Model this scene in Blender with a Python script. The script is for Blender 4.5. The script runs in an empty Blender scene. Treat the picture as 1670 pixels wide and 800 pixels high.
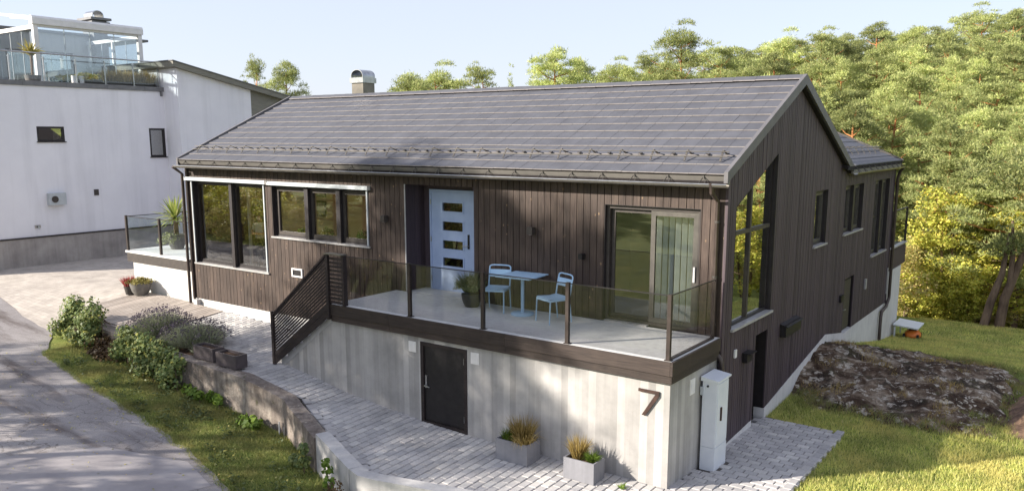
import bpy, bmesh, math, random
import numpy as np
from mathutils import Vector, Matrix, Euler, noise

# ------------------------------------------------------------------ camera, sky, sun, exposure
scene = bpy.context.scene
col = scene.collection
R = math.radians
cam_d = bpy.data.cameras.new('camera')
cam = bpy.data.objects.new('camera', cam_d)
col.objects.link(cam)
scene.camera = cam
cam.location = (4.957, -12.759, 3.269)
cam.rotation_euler = (R(90 - 9.912), 0, R(35.848))
cam_d.sensor_width = 36
cam_d.lens = 28.942
cam_d.shift_y = 0.0345
cam_d.clip_start = 0.1
cam_d.clip_end = 2000

SUN_EL = R(24.0)
SUN_AZ = R(41.5)                                     # light travels from the facade normal towards +X
HX, HY = math.sin(SUN_AZ), math.cos(SUN_AZ)
world = bpy.data.worlds.new('World')
scene.world = world
world.use_nodes = True
wn = world.node_tree
bg = wn.nodes['Background']
sky = wn.nodes.new('ShaderNodeTexSky')
sky.sky_type = 'NISHITA'
sky.sun_disc = False
sky.sun_elevation = SUN_EL
sky.sun_rotation = math.atan2(-HX, -HY)
sky.air_density = 1.0
sky.dust_density = 0.8
sky.ozone_density = 2.5
veil = wn.nodes.new('ShaderNodeMix')                  # thin even high haze over the whole sky
veil.data_type = 'RGBA'
veil.inputs[0].default_value = 0.8
veil.inputs[7].default_value = (2.36, 2.42, 2.86, 1)
wn.links.new(sky.outputs[0], veil.inputs[6])
wn.links.new(veil.outputs[2], bg.inputs[0])
bg.inputs[1].default_value = 0.082
sun_d = bpy.data.lights.new('sun', 'SUN')
sun_d.energy = 2.75
sun_d.angle = R(0.6)
sun_d.color = (1.0, 0.92, 0.81)
sun = bpy.data.objects.new('sun', sun_d)
col.objects.link(sun)
sun.rotation_euler = Vector((HX * math.cos(SUN_EL), HY * math.cos(SUN_EL), -math.sin(SUN_EL))).to_track_quat('-Z', 'Y').to_euler()
scene.view_settings.view_transform = 'Standard'
scene.view_settings.look = 'None'
scene.view_settings.gamma = 1
scene.view_settings.exposure = 2.0
scene.cycles.max_bounces = 7
scene.cycles.transparent_max_bounces = 16
scene.cycles.caustics_reflective = False
scene.cycles.caustics_refractive = False

rng = np.random.default_rng(7)
random.seed(7)

# ------------------------------------------------------------------ helpers
def lin(h):
    """sRGB hex to linear colour"""
    h = h.lstrip('#')
    c = [int(h[i:i + 2], 16) / 255 for i in (0, 2, 4)]
    return tuple(((v / 12.92) if v < .04045 else ((v + .055) / 1.055) ** 2.4) for v in c) + (1,)

def g(*v):
    return (v[0], v[0], v[0], 1) if len(v) == 1 else tuple(v) + (1,)

class NT:
    def __init__(s, name):
        s.m = bpy.data.materials.new(name)
        s.m.use_nodes = True
        s.t = s.m.node_tree
        s.b = s.t.nodes['Principled BSDF']
        s.out = s.t.nodes['Material Output']
    def n(s, typ, **kw):
        nd = s.t.nodes.new('ShaderNode' + typ)
        for k, v in kw.items():
            setattr(nd, k, v)
        return nd
    def l(s, a, b):
        s.t.links.new(a, b)
    def set(s, nd, key, val):
        nd.inputs[key].default_value = val
    def pos(s, scale=(1, 1, 1), obj=False):
        if obj:
            o = s.n('TexCoord').outputs['Object']
        else:
            o = s.n('NewGeometry').outputs['Position']
        m = s.n('Mapping')
        m.inputs['Scale'].default_value = scale
        s.l(o, m.inputs['Vector'])
        return m.outputs[0]
    def noise(s, vec, scale, detail=4, rough=.6, dist=0):
        nd = s.n('TexNoise')
        s.l(vec, nd.inputs['Vector'])
        nd.inputs['Scale'].default_value = scale
        nd.inputs['Detail'].default_value = detail
        nd.inputs['Roughness'].default_value = rough
        nd.inputs['Distortion'].default_value = dist
        return nd.outputs['Fac']
    def ramp(s, fac, stops):
        nd = s.n('ValToRGB')
        e = nd.color_ramp.elements
        while len(e) < len(stops):
            e.new(.5)
        for i, (p, c) in enumerate(stops):
            e[i].position = p
            e[i].color = c if hasattr(c, '__len__') else g(c)
        s.l(fac, nd.inputs['Fac'])
        return nd.outputs['Color']
    def mix(s, fac, a, b, blend='MIX'):
        nd = s.n('Mix', data_type='RGBA', blend_type=blend)
        for i, v in ((0, fac), (6, a), (7, b)):
            if hasattr(v, 'default_value') or hasattr(v, 'is_linked'):
                s.l(v, nd.inputs[i])
            else:
                nd.inputs[i].default_value = v
        return nd.outputs[2]
    def math(s, op, a, b=0.0, clamp=False):
        nd = s.n('Math', operation=op, use_clamp=clamp)
        for i, v in ((0, a), (1, b)):
            if hasattr(v, 'is_linked'):
                s.l(v, nd.inputs[i])
            else:
                nd.inputs[i].default_value = v
        return nd.outputs[0]
    def rand(s):
        """0..1 value that differs for each loose piece and each object"""
        a = s.n('NewGeometry').outputs['Random Per Island']
        b = s.n('ObjectInfo').outputs['Random']
        return s.math('FRACT', s.math('ADD', a, b))
    def bump(s, h, strength=.3, dist=.01, normal=None):
        nd = s.n('Bump')
        nd.inputs['Strength'].default_value = strength
        nd.inputs['Distance'].default_value = dist
        s.l(h, nd.inputs['Height'])
        if normal is not None:
            s.l(normal, nd.inputs['Normal'])
        s.l(nd.outputs[0], s.b.inputs['Normal'])
        return nd.outputs[0]
    def base(s, c):
        if hasattr(c, 'is_linked'):
            s.l(c, s.b.inputs['Base Color'])
        else:
            s.b.inputs['Base Color'].default_value = c
    def done(s, rough=.7, metal=0, spec=.4):
        if hasattr(rough, 'is_linked'):
            s.l(rough, s.b.inputs['Roughness'])
        else:
            s.b.inputs['Roughness'].default_value = rough
        s.b.inputs['Metallic'].default_value = metal
        s.b.inputs['Specular IOR Level'].default_value = spec
        return s.m

def simple(name, c1, c2, scale=6, rough=.6, bump=.15, bdist=.004, stretch=(1, 1, 1), metal=0, spec=.4, obj=False, rand=0.0, lo=.35, hi=.65, detail=5):
    t = NT(name)
    v = t.pos(stretch, obj)
    f = t.noise(v, scale, detail)
    c = t.ramp(f, [(lo, c1), (hi, c2)])
    if rand:
        c = t.mix(1.0, c, t.ramp(t.rand(), [(0, g(1 - rand)), (1, g(1 + rand))]), 'MULTIPLY')
    t.base(c)
    if bump:
        t.bump(t.noise(v, scale * 4, 4), bump, bdist)
    return t.done(rough, metal, spec)

M = {}
# dark stained timber cladding, knots showing lighter
def wood_mat(name, dark, mid, light, knots=True, fade=.5, along=2):
    t = NT(name)
    st = [26, 26, 26]
    st[along] = 1.3
    off = t.n('VectorMath', operation='ADD')
    geo = t.n('NewGeometry')
    t.l(geo.outputs['Position'], off.inputs[0])
    cmb = t.n('CombineXYZ')
    rr = t.rand()
    t.l(t.math('MULTIPLY', rr, 37.0), cmb.inputs[along])
    t.l(cmb.outputs[0], off.inputs[1])
    mp = t.n('Mapping')
    mp.inputs['Scale'].default_value = st
    t.l(off.outputs[0], mp.inputs['Vector'])
    grain = t.noise(mp.outputs[0], 1.6, 6, .65, .6)
    c = t.ramp(grain, [(.3, dark), (.55, mid), (.8, light)])
    c = t.mix(1.0, c, t.ramp(rr, [(0, g(.78)), (.5, g(.97)), (1, g(1.2))]), 'MULTIPLY')
    wear = t.noise(t.pos((1.2, 1.2, .5)), 2.2, 5)
    c = t.mix(t.ramp(wear, [(.52, g(0)), (.72, g(fade))]), c, light)
    if knots:
        ks = [6.5, 6.5, 6.5]
        ks[along] = 3.6
        mk = t.n('Mapping')
        mk.inputs['Scale'].default_value = ks
        t.l(off.outputs[0], mk.inputs['Vector'])
        vo = t.n('TexVoronoi')
        vo.inputs['Scale'].default_value = 1.0
        t.l(mk.outputs[0], vo.inputs['Vector'])
        k = t.math('ADD', vo.outputs['Distance'], t.math('MULTIPLY', t.noise(mp.outputs[0], 3, 3), .10))
        kf = t.ramp(k, [(.10, g(.85)), (.16, g(0))])
        kc = t.ramp(t.n('ObjectInfo').outputs['Random'], [(0, lin('#75604c')), (1, lin('#9a8062'))])
        c = t.mix(kf, c, kc)
    t.base(c)
    t.bump(grain, .35, .004)
    return t.done(.62, 0, .35)

M['board'] = wood_mat('stained_timber', lin('#302621'), lin('#473b35'), lin('#63544a'))
M['gableboard'] = wood_mat('dark_stained_timber', lin('#3f353a'), lin('#4d4247'), lin('#5a4f54'), knots=False, fade=.2)
M['fascia_wood'] = wood_mat('brown_fascia_timber', lin('#2a2321'), lin('#3c332f'), lin('#50453d'), knots=False, along=0, fade=.4)
M['slatwood'] = wood_mat('black_brown_slat_timber', lin('#221c1c'), lin('#2f2727'), lin('#40352f'), knots=False, along=0, fade=.15)
M['deckwood'] = wood_mat('weathered_decking', lin('#8f847b'), lin('#a59b92'), lin('#b8afa6'), knots=False, along=1, fade=.5)
M['darkvoid'] = simple('dark_building_paper', lin('#1b1718'), lin('#241f20'), rough=.9, bump=0)

def tile_mat():
    t = NT('flat_roof_tile')
    v = t.pos((1, 1, 1))
    f = t.noise(v, 3.0, 5)
    c = t.ramp(f, [(.3, lin('#4b4c52')), (.7, lin('#57585e'))])
    c = t.mix(1.0, c, t.ramp(t.rand(), [(0, g(.93)), (1, g(1.06))]), 'MULTIPLY')
    fine = t.noise(v, 90, 3)
    c = t.mix(t.ramp(fine, [(.64, g(0)), (.72, g(.3))]), c, lin('#6f6a64'))
    lich = t.noise(v, 22, 4)
    c = t.mix(t.ramp(lich, [(.70, g(0)), (.75, g(.4))]), c, lin('#7d766c'))
    t.base(c)
    t.bump(fine, .25, .003)
    return t.done(.62, 0, .4)
M['tile'] = tile_mat()
M['tileedge'] = simple('pale_tile_edge', lin('#6c6766'), lin('#7e7977'), 9, .8, .2)
M['metal_dark'] = simple('dark_grey_coated_metal', lin('#4d4a48'), lin('#5c5854'), 5, .38, .05, metal=.35, spec=.5)
M['metal_gutter'] = simple('weathered_gutter_metal', lin('#6a665f'), lin('#7d786f'), 3, .33, .05, metal=.55, spec=.5)
M['flashing'] = simple('light_grey_eave_flashing', lin('#6f6c68'), lin('#7d7974'), 3, .5, .05, metal=.1)
M['verge'] = simple('grey_verge_trim', lin('#5c5a5c'), lin('#686668'), 3, .55, .05)
M['pipe'] = simple('brown_downpipe_metal', lin('#463d3a'), lin('#544a45'), 5, .35, .04, metal=.3)
M['black'] = simple('black_frame_paint', lin('#262224'), lin('#2f2a2b'), 8, .5, .05)
M['blackm'] = simple('matt_black_fitting', lin('#1c1a1b'), lin('#262324'), 8, .45, .05)
M['greyframe'] = simple('grey_brown_window_sash', lin('#3d3835'), lin('#48423e'), 8, .5, .08)
M['aluframe'] = simple('grey_aluminium_frame', lin('#53504c'), lin('#605c57'), 8, .4, .03, metal=.3)
M['cassette'] = simple('pale_grey_blind_cassette', lin('#aeb4b8'), lin('#bcc2c4'), 5, .45, .02)
M['sill'] = simple('pale_metal_sill', lin('#a5a3a2'), lin('#b7b5b3'), 5, .45, .03, metal=.2)
M['white'] = simple('white_paint', lin('#d6d4d2'), lin('#e2e0de'), 4, .55, .05)
M['render'] = None
M['post'] = simple('bronze_balustrade_post', lin('#352e2b'), lin('#433a36'), 6, .45, .03, metal=.2)
M['blue'] = simple('pale_blue_paint', lin('#a6c8e4'), lin('#b1d0ea'), 5, .45, .03)
M['bluedoor'] = simple('grey_blue_door_paint', lin('#a3b5d4'), lin('#adbedb'), 5, .5, .03)
M['rust'] = simple('rusted_steel', lin('#33241f'), lin('#463128'), 14, .8, .2)
M['cabinet'] = simple('light_grey_cabinet_paint', lin('#d3d8de'), lin('#dde1e6'), 3, .45, .02)
M['steel'] = simple('brushed_steel', lin('#9a9c9e'), lin('#b4b6b7'), 8, .28, .03, metal=.9)
M['interior'] = simple('warm_plaster', lin('#dccaac'), lin('#e4d4b8'), 3, .9, .05)
M['interiorfloor'] = simple('oak_floor', lin('#9a7c52'), lin('#b09060'), 3, .5, .05, stretch=(1, 8, 1))
M['blind'] = simple('white_blind_fabric', lin('#c9ccca'), lin('#d8dad8'), 5, .8, .03)

def concrete_mat(name, c1, c2, c3, boards=None, width=.13, along=0, speck=.4):
    """board-marked concrete: thin vertical strips of slightly different tone"""
    t = NT(name)
    geo = t.n('NewGeometry')
    sep = t.n('SeparateXYZ')
    t.l(geo.outputs['Position'], sep.inputs[0])
    n1 = t.noise(t.pos((1, 1, 1)), 1.1, 6, .65)
    c = t.ramp(n1, [(.3, c1), (.5, c2), (.72, c3)])
    st = t.noise(t.pos((9, 9, .55)), 1.0, 6, .6)
    c = t.mix(1.0, c, t.ramp(st, [(.28, g(.86)), (.5, g(1.0)), (.75, g(1.08))]), 'MULTIPLY')
    h = t.noise(t.pos((1, 1, 1)), 60, 4)
    if boards is not None:
        u = t.math('ADD', t.math('DIVIDE', sep.outputs[0], width), t.math('DIVIDE', sep.outputs[1], width))
        cell = t.math('FLOOR', u)
        wn_ = t.n('TexWhiteNoise', noise_dimensions='1D')
        t.l(cell, wn_.inputs['W'])
        c = t.mix(1.0, c, t.ramp(wn_.outputs['Value'], [(0, g(.78)), (1, g(1.12))]), 'MULTIPLY')
        fr = t.math('FRACT', u)
        edge = t.ramp(fr, [(0, g(0)), (.05, g(1))])
        h = t.math('ADD', t.math('MULTIPLY', h, .35), t.math('ADD', edge, t.math('MULTIPLY', wn_.outputs['Value'], .6)))
    sp = t.noise(t.pos((1, 1, 1)), 38, 2)
    c = t.mix(t.ramp(sp, [(.70, g(0)), (.76, g(speck))]), c, lin('#7d7870'))
    t.base(c)
    t.bump(h, .35, .006)
    return t.done(.82, 0, .3)
M['concrete'] = concrete_mat('board_marked_concrete', lin('#959390'), lin('#a8a5a2'), lin('#b6b3af'), boards=1)
M['concrete_new'] = concrete_mat('smooth_new_concrete', lin('#a9a7a6'), lin('#b7b5b3'), lin('#c1bfbc'))
M['concrete_deck'] = concrete_mat('pale_floor_concrete', lin('#c6c6c5'), lin('#d0d0ce'), lin('#d8d8d5'))
M['found'] = concrete_mat('painted_foundation', lin('#c0bebb'), lin('#cccac7'), lin('#d6d4d0'), speck=.15)
M['planter'] = concrete_mat('grey_planter_concrete', lin('#737377'), lin('#818186'), lin('#8f8f93'))
M['neighbase'] = concrete_mat('grey_streaked_foundation', lin('#8c8682'), lin('#a09a95'), lin('#b2aca6'))
def oldwall_mat():
    t = NT('old_stained_concrete')
    n1 = t.noise(t.pos((1, 1, .8)), 2.2, 7, .7)
    c = t.ramp(n1, [(.3, lin('#665d57')), (.5, lin('#897f77')), (.68, lin('#ada398'))])
    st = t.noise(t.pos((7, 7, .6)), 1.0, 6, .65)
    c = t.mix(1.0, c, t.ramp(st, [(.3, g(.55)), (.55, g(1)), (.75, g(1.2))]), 'MULTIPLY')
    li = t.noise(t.pos((1, 1, 1)), 9, 4)
    c = t.mix(t.ramp(li, [(.66, g(0)), (.71, g(.8))]), c, lin('#a9a79d'))
    mo = t.noise(t.pos((1, 1, 1)), 4, 5)
    c = t.mix(t.ramp(mo, [(.62, g(0)), (.72, g(.7))]), c, lin('#50503a'))
    t.base(c)
    t.bump(t.noise(t.pos((1, 1, 1)), 18, 8, .7), .8, .025)
    return t.done(.92, 0, .2)
M['oldwall'] = oldwall_mat()

def render_mat():
    t = NT('white_render')
    n1 = t.noise(t.pos((1, 1, 1)), .7, 6, .6)
    c = t.ramp(n1, [(.3, lin('#e2e1e6')), (.7, lin('#ecebef'))])
    st = t.noise(t.pos((2.2, 2.2, .16)), 1.0, 6, .6)
    c = t.mix(1.0, c, t.ramp(st, [(.3, g(.90)), (.52, g(1.0))]), 'MULTIPLY')
    t.base(c)
    t.bump(t.noise(t.pos((1, 1, 1)), 45, 5), .35, .01)
    return t.done(.9, 0, .2)
M['render'] = render_mat()

def paver_mat():
    t = NT('grey_concrete_paver')
    v = t.pos((1, 1, 1))
    r = t.rand()
    c = t.ramp(r, [(0, lin('#a9a7a6')), (.45, lin('#b4b1b0')), (.8, lin('#bcb9b6')), (1, lin('#c6c3bf'))])
    big = t.noise(v, 1.2, 5)
    c = t.mix(1.0, c, t.ramp(big, [(.35, g(.82)), (.65, g(1.08))]), 'MULTIPLY')
    fine = t.noise(v, 110, 3)
    c = t.mix(1.0, c, t.ramp(fine, [(.3, g(.8)), (.7, g(1.16))]), 'MULTIPLY')
    t.base(c)
    t.bump(fine, .4, .004)
    return t.done(.85, 0, .25)
M['paver'] = paver_mat()
M['joint'] = simple('paver_joint_sand', lin('#4a4643'), lin('#5d5854'), 25, .95, .4)

def drive_mat():
    t = NT('pale_driveway_paving')
    br = t.n('TexBrick')
    br.offset = .5
    t.l(t.pos((1, 1, 1)), br.inputs['Vector'])
    br.inputs['Scale'].default_value = 1
    br.inputs['Brick Width'].default_value = .22
    br.inputs['Row Height'].default_value = .145
    br.inputs['Mortar Size'].default_value = .006
    br.inputs['Color1'].default_value = lin('#a8a098')
    br.inputs['Color2'].default_value = lin('#b7afa6')
    br.inputs['Mortar'].default_value = lin('#9a9288')
    big = t.noise(t.pos((1, 1, 1)), 1.5, 6)
    c = t.mix(1.0, br.outputs['Color'], t.ramp(big, [(.35, g(.86)), (.65, g(1.1))]), 'MULTIPLY')
    t.base(c)
    t.bump(br.outputs['Fac'], -.4, .006)
    return t.done(.9, 0, .2)
M['drive'] = drive_mat()

def asphalt_mat():
    t = NT('worn_asphalt')
    v = t.pos((1, 1, 1))
    big = t.noise(v, .45, 6, .6)
    c = t.ramp(big, [(.3, lin('#85807f')), (.5, lin('#969190')), (.7, lin('#a5a09e'))])
    st = t.noise(t.pos((.35, 2.0, 1)), 1.0, 6, .65)
    c = t.mix(t.ramp(st, [(.5, g(0)), (.68, g(.85))]), c, lin('#5c5350'))
    pa = t.noise(v, 2.3, 7, .7)
    c = t.mix(t.ramp(pa, [(.6, g(0)), (.72, g(.5))]), c, lin('#6b6058'))
    fine = t.noise(v, 120, 3)
    c = t.mix(1.0, c, t.ramp(fine, [(.3, g(.6)), (.7, g(1.4))]), 'MULTIPLY')
    # cracks
    dv = t.n('VectorMath', operation='ADD')
    t.l(v, dv.inputs[0])
    ns = t.n('TexNoise')
    ns.inputs['Scale'].default_value = 1.3
    ns.inputs['Detail'].default_value = 4
    t.l(v, ns.inputs['Vector'])
    t.l(ns.outputs['Color'], dv.inputs[1])
    vo = t.n('TexVoronoi', feature='DISTANCE_TO_EDGE')
    vo.inputs['Scale'].default_value = .55
    t.l(dv.outputs[0], vo.inputs['Vector'])
    ck = t.ramp(vo.outputs['Distance'], [(0, g(.55)), (.007, g(0))])
    vo2 = t.n('TexVoronoi', feature='DISTANCE_TO_EDGE')
    vo2.inputs['Scale'].default_value = 3.2
    t.l(dv.outputs[0], vo2.inputs['Vector'])
    ck2 = t.ramp(vo2.outputs['Distance'], [(0, g(.5)), (.03, g(0))])
    gate = t.ramp(t.noise(v, .8, 3), [(.5, g(0)), (.62, g(1))])
    ck2 = t.mix(1.0, ck2, gate, 'MULTIPLY')
    c = t.mix(ck, c, lin('#37302c'))
    c = t.mix(ck2, c, lin('#453d38'))
    t.base(c)
    t.bump(fine, .6, .008)
    return t.done(.93, 0, .2)
M['asphalt'] = asphalt_mat()
M['asphalt_patch'] = simple('smooth_asphalt_patch', lin('#8f8a8b'), lin('#a09b9b'), 1.6, .92, .5, .006)

def ground_mat():
    t = NT('lawn_soil')
    v = t.pos((1, 1, 1))
    n1 = t.noise(v, 1.1, 6)
    c = t.ramp(n1, [(.3, lin('#6c7642')), (.5, lin('#838d4c')), (.7, lin('#9c9a58'))])
    fine = t.noise(v, 45, 5)
    c = t.mix(1.0, c, t.ramp(fine, [(.3, g(.55)), (.7, g(1.3))]), 'MULTIPLY')
    t.base(c)
    t.bump(fine, .8, .03)
    return t.done(.95, 0, .1)
M['ground'] = ground_mat()

def rock_mat():
    t = NT('mossy_bedrock')
    v = t.pos((1, 1, 1))
    n1 = t.noise(v, 1.8, 8, .7, .8)
    c = t.ramp(n1, [(.36, lin('#3a2c24')), (.47, lin('#5f4e40')), (.56, lin('#8c7c6a')), (.66, lin('#b3a796'))])
    mo = t.noise(v, 1.3, 6, .7)
    c = t.mix(t.ramp(mo, [(.5, g(0)), (.6, g(.9))]), c, lin('#37302a'))
    gr = t.noise(v, 2.6, 6, .7)
    c = t.mix(t.ramp(gr, [(.58, g(0)), (.66, g(.75))]), c, lin('#615c41'))
    li = t.noise(v, 6.0, 6, .7)
    c = t.mix(t.ramp(li, [(.55, g(0)), (.60, g(.95))]), c, lin('#c4bcae'))
    fine = t.noise(v, 40, 5)
    c = t.mix(1.0, c, t.ramp(fine, [(.3, g(.55)), (.7, g(1.35))]), 'MULTIPLY')
    t.base(c)
    t.bump(t.noise(v, 14, 9, .75), 1.0, .06)
    return t.done(.95, 0, .15)
M['rock'] = rock_mat()
M['soil'] = simple('dark_garden_soil', lin('#5a473e'), lin('#957a64'), 7, .95, 1.0, .04, detail=9)
M['bedsoil'] = simple('bed_soil', lin('#3a2c25'), lin('#5d4634'), 12, .95, 1.0, .03)

def leaf_mat(name, stops, trans=.3, rough=.55, var=.35, patch=None):
    t = NT(name)
    r = t.n('NewGeometry').outputs['Random Per Island']
    o = t.n('ObjectInfo').outputs['Random']
    c = t.ramp(r, stops)
    lump = t.noise(t.pos((1, 1, 1), True), 1.3, 3)
    c = t.mix(1.0, c, t.ramp(lump, [(.3, g(.68)), (.7, g(1.3))]), 'MULTIPLY')
    if patch is not None:
        pn = t.noise(t.pos((1, 1, 1)), 1.1, 5, .65)
        c = t.mix(t.ramp(pn, [(.45, g(0)), (.62, g(.75))]), c, patch)
    c = t.mix(1.0, c, t.ramp(o, [(0, g(1 - var)), (1, g(1 + var * .6))]), 'MULTIPLY')
    t.base(c)
    t.done(rough, 0, .25)
    tr = t.n('BsdfTranslucent')
    t.l(c, tr.inputs['Color'])
    mx = t.n('MixShader')
    mx.inputs[0].default_value = trans
    t.l(t.b.outputs[0], mx.inputs[1])
    t.l(tr.outputs[0], mx.inputs[2])
    t.l(mx.outputs[0], t.out.inputs['Surface'])
    return t.m
M['needle'] = leaf_mat('pine_needles', [(0, lin('#86955a')), (.4, lin('#a9b56e')), (.8, lin('#c3c680')), (1, lin('#d4cf94'))], .3)
M['needle2'] = leaf_mat('blue_green_needles', [(0, lin('#7f8b58')), (.5, lin('#a2ab6a')), (1, lin('#c2c282'))], .3)
M['leafy'] = leaf_mat('yellow_green_leaves', [(0, lin('#a0a848')), (.5, lin('#c6c75c')), (.85, lin('#dcd36c')), (1, lin('#e4ca62'))], .4)
M['undergrowth'] = leaf_mat('undergrowth_leaves', [(0, lin('#a0a25c')), (.4, lin('#cdc874')), (.75, lin('#e0d28c')), (1, lin('#d8ae7c'))], .35)
M['creeper'] = leaf_mat('creeper_leaves', [(0, lin('#55683e')), (.5, lin('#73824e')), (.9, lin('#929a5e')), (1, lin('#b8b05a'))], .3, .45)
M['creeper_red'] = leaf_mat('reddening_leaves', [(0, lin('#4a3a2a')), (.5, lin('#5d4a33')), (1, lin('#6f5a3a'))], .3, .45)
M['lavender'] = leaf_mat('lavender_foliage', [(0, lin('#97a080')), (.6, lin('#bcc2a2')), (1, lin('#d6d7ba'))], .2)
M['lavflower'] = leaf_mat('lavender_heads', [(0, lin('#5f5360')), (1, lin('#85788a'))], .2)
M['drygrass'] = leaf_mat('dry_ornamental_grass', [(0, lin('#84713f')), (.6, lin('#b39c5d')), (1, lin('#cdb77d'))], .35)
M['greentuft'] = leaf_mat('green_tuft', [(0, lin('#4f6a27')), (1, lin('#83993f'))], .35)
M['yucca'] = leaf_mat('yucca_blades', [(0, lin('#6e7f3c')), (.6, lin('#98a356')), (1, lin('#c3c07e'))], .25)
M['heather'] = leaf_mat('red_heather', [(0, lin('#9c4a4a')), (1, lin('#c8706a'))], .3)
M['sedum'] = leaf_mat('yellow_sedum', [(0, lin('#8d8748')), (1, lin('#b8ab64'))], .3)
M['potleaf'] = leaf_mat('small_grey_green_leaves', [(0, lin('#5c6b45')), (.7, lin('#8a9468')), (1, lin('#b7b79a'))], .25)
M['ivy'] = leaf_mat('variegated_trailing_leaves', [(0, lin('#8d9460')), (1, lin('#c9cba4'))], .3)
M['grass'] = leaf_mat('grass_blades', [(0, lin('#98a658')), (.45, lin('#c0c670')), (.8, lin('#dcd882')), (1, lin('#ece2a4'))], .45, .6, .1, lin('#e0d488'))
M['vergegrass'] = leaf_mat('verge_grass_blades', [(0, lin('#6c7c48')), (.5, lin('#8c9a56')), (.9, lin('#aeb06a')), (1, lin('#c4b67e'))], .4, .6, .1, lin('#9c9660'))

def bark_mat():
    t = NT('pine_bark')
    geo = t.n('NewGeometry')
    f = t.noise(t.pos((6, 6, 1.5)), 1.6, 6, .7)
    lo = t.ramp(f, [(.35, lin('#56443a')), (.65, lin('#8a7263'))])
    hi = t.ramp(f, [(.35, lin('#8a5434')), (.65, lin('#c08a5c'))])
    sep = t.n('SeparateXYZ')
    t.l(t.n('TexCoord').outputs['Object'], sep.inputs[0])
    h = t.ramp(t.math('DIVIDE', sep.outputs[2], 10.0), [(.3, g(0)), (.6, g(1))])
    t.base(t.mix(h, lo, hi))
    t.bump(f, .8, .03)
    return t.done(.9, 0, .2)
M['bark'] = bark_mat()

def glass_mat(name, tint, refl, ior=1.5, rough=0.0):
    """thin architectural glass: transparent with a mirror layer by Fresnel"""
    t = NT(name)
    t.t.nodes.remove(t.b)
    tr = t.n('BsdfTransparent')
    tr.inputs['Color'].default_value = tint
    gl = t.n('BsdfGlossy')
    gl.inputs['Roughness'].default_value = rough
    gl.inputs['Color'].default_value = g(.97)
    fr = t.n('Fresnel')
    fr.inputs['IOR'].default_value = ior
    bf = t.n('NewGeometry').outputs['Backfacing']      # same Fresnel on both faces of the sheet
    t.l(t.math('SUBTRACT', ior, t.math('MULTIPLY', bf, ior - 1 / ior)), fr.inputs['IOR'])
    f = t.math('ADD', t.math('MULTIPLY', fr.outputs[0], refl[0]), refl[1], True)
    mx = t.n('MixShader')
    t.l(f, mx.inputs[0])
    t.l(tr.outputs[0], mx.inputs[1])
    t.l(gl.outputs[0], mx.inputs[2])
    t.l(mx.outputs[0], t.out.inputs['Surface'])
    return t.m
M['glass'] = glass_mat('window_glass', g(.88, .90, .88), (1.9, .04))
M['gable_glass'] = glass_mat('coated_window_glass', g(.55, .57, .54), (1.6, .30))
M['rail_glass'] = glass_mat('smoky_balustrade_glass', g(.83, .83, .825), (.7, .0))
M['clear_glass'] = glass_mat('clear_balustrade_glass', g(.93, .955, .96), (.55, .01))
M['porch_glass'] = glass_mat('porch_glass', g(.86, .91, .93), (1.2, .10))
M['door_glass'] = glass_mat('dark_door_glass', g(.12, .10, .09), (1.6, .05))
M['person_shirt'] = simple('white_cotton', lin('#cfcac4'), lin('#dbd6d0'), 30, .9, .1)
M['person_skin'] = simple('skin', lin('#a97f66'), lin('#b98d72'), 30, .6, .02)
M['person_dark'] = simple('dark_trousers', lin('#2b2a2f'), lin('#36343a'), 30, .9, .1)
M['person_hair'] = simple('brown_hair', lin('#4a3426'), lin('#5e4431'), 60, .8, .3)
M['orange'] = simple('orange_plastic', lin('#d8702c'), lin('#e08038'), 5, .4, .02)
M['pot_dark'] = simple('dark_glazed_pot', lin('#3c3a38'), lin('#4a4744'), 10, .5, .1)
M['pot_grey'] = simple('grey_stone_pot', lin('#5f5c5a'), lin('#72706c'), 10, .7, .15)
M['boxbrown'] = simple('purple_brown_planter_box', lin('#4c4546'), lin('#595153'), 6, .6, .1)
M['greyclad'] = simple('grey_stained_cladding', lin('#77756c'), lin('#88857b'), 2, .8, .3, stretch=(1, 1, 14))
M['coping'] = simple('grey_coping_metal', lin('#6c6c6e'), lin('#7b7b7c'), 4, .5, .03, metal=.2)
M['trunkbrown'] = simple('brown_bark', lin('#57473b'), lin('#86715f'), 5, .9, .8, .02, stretch=(1, 1, .3))

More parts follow.
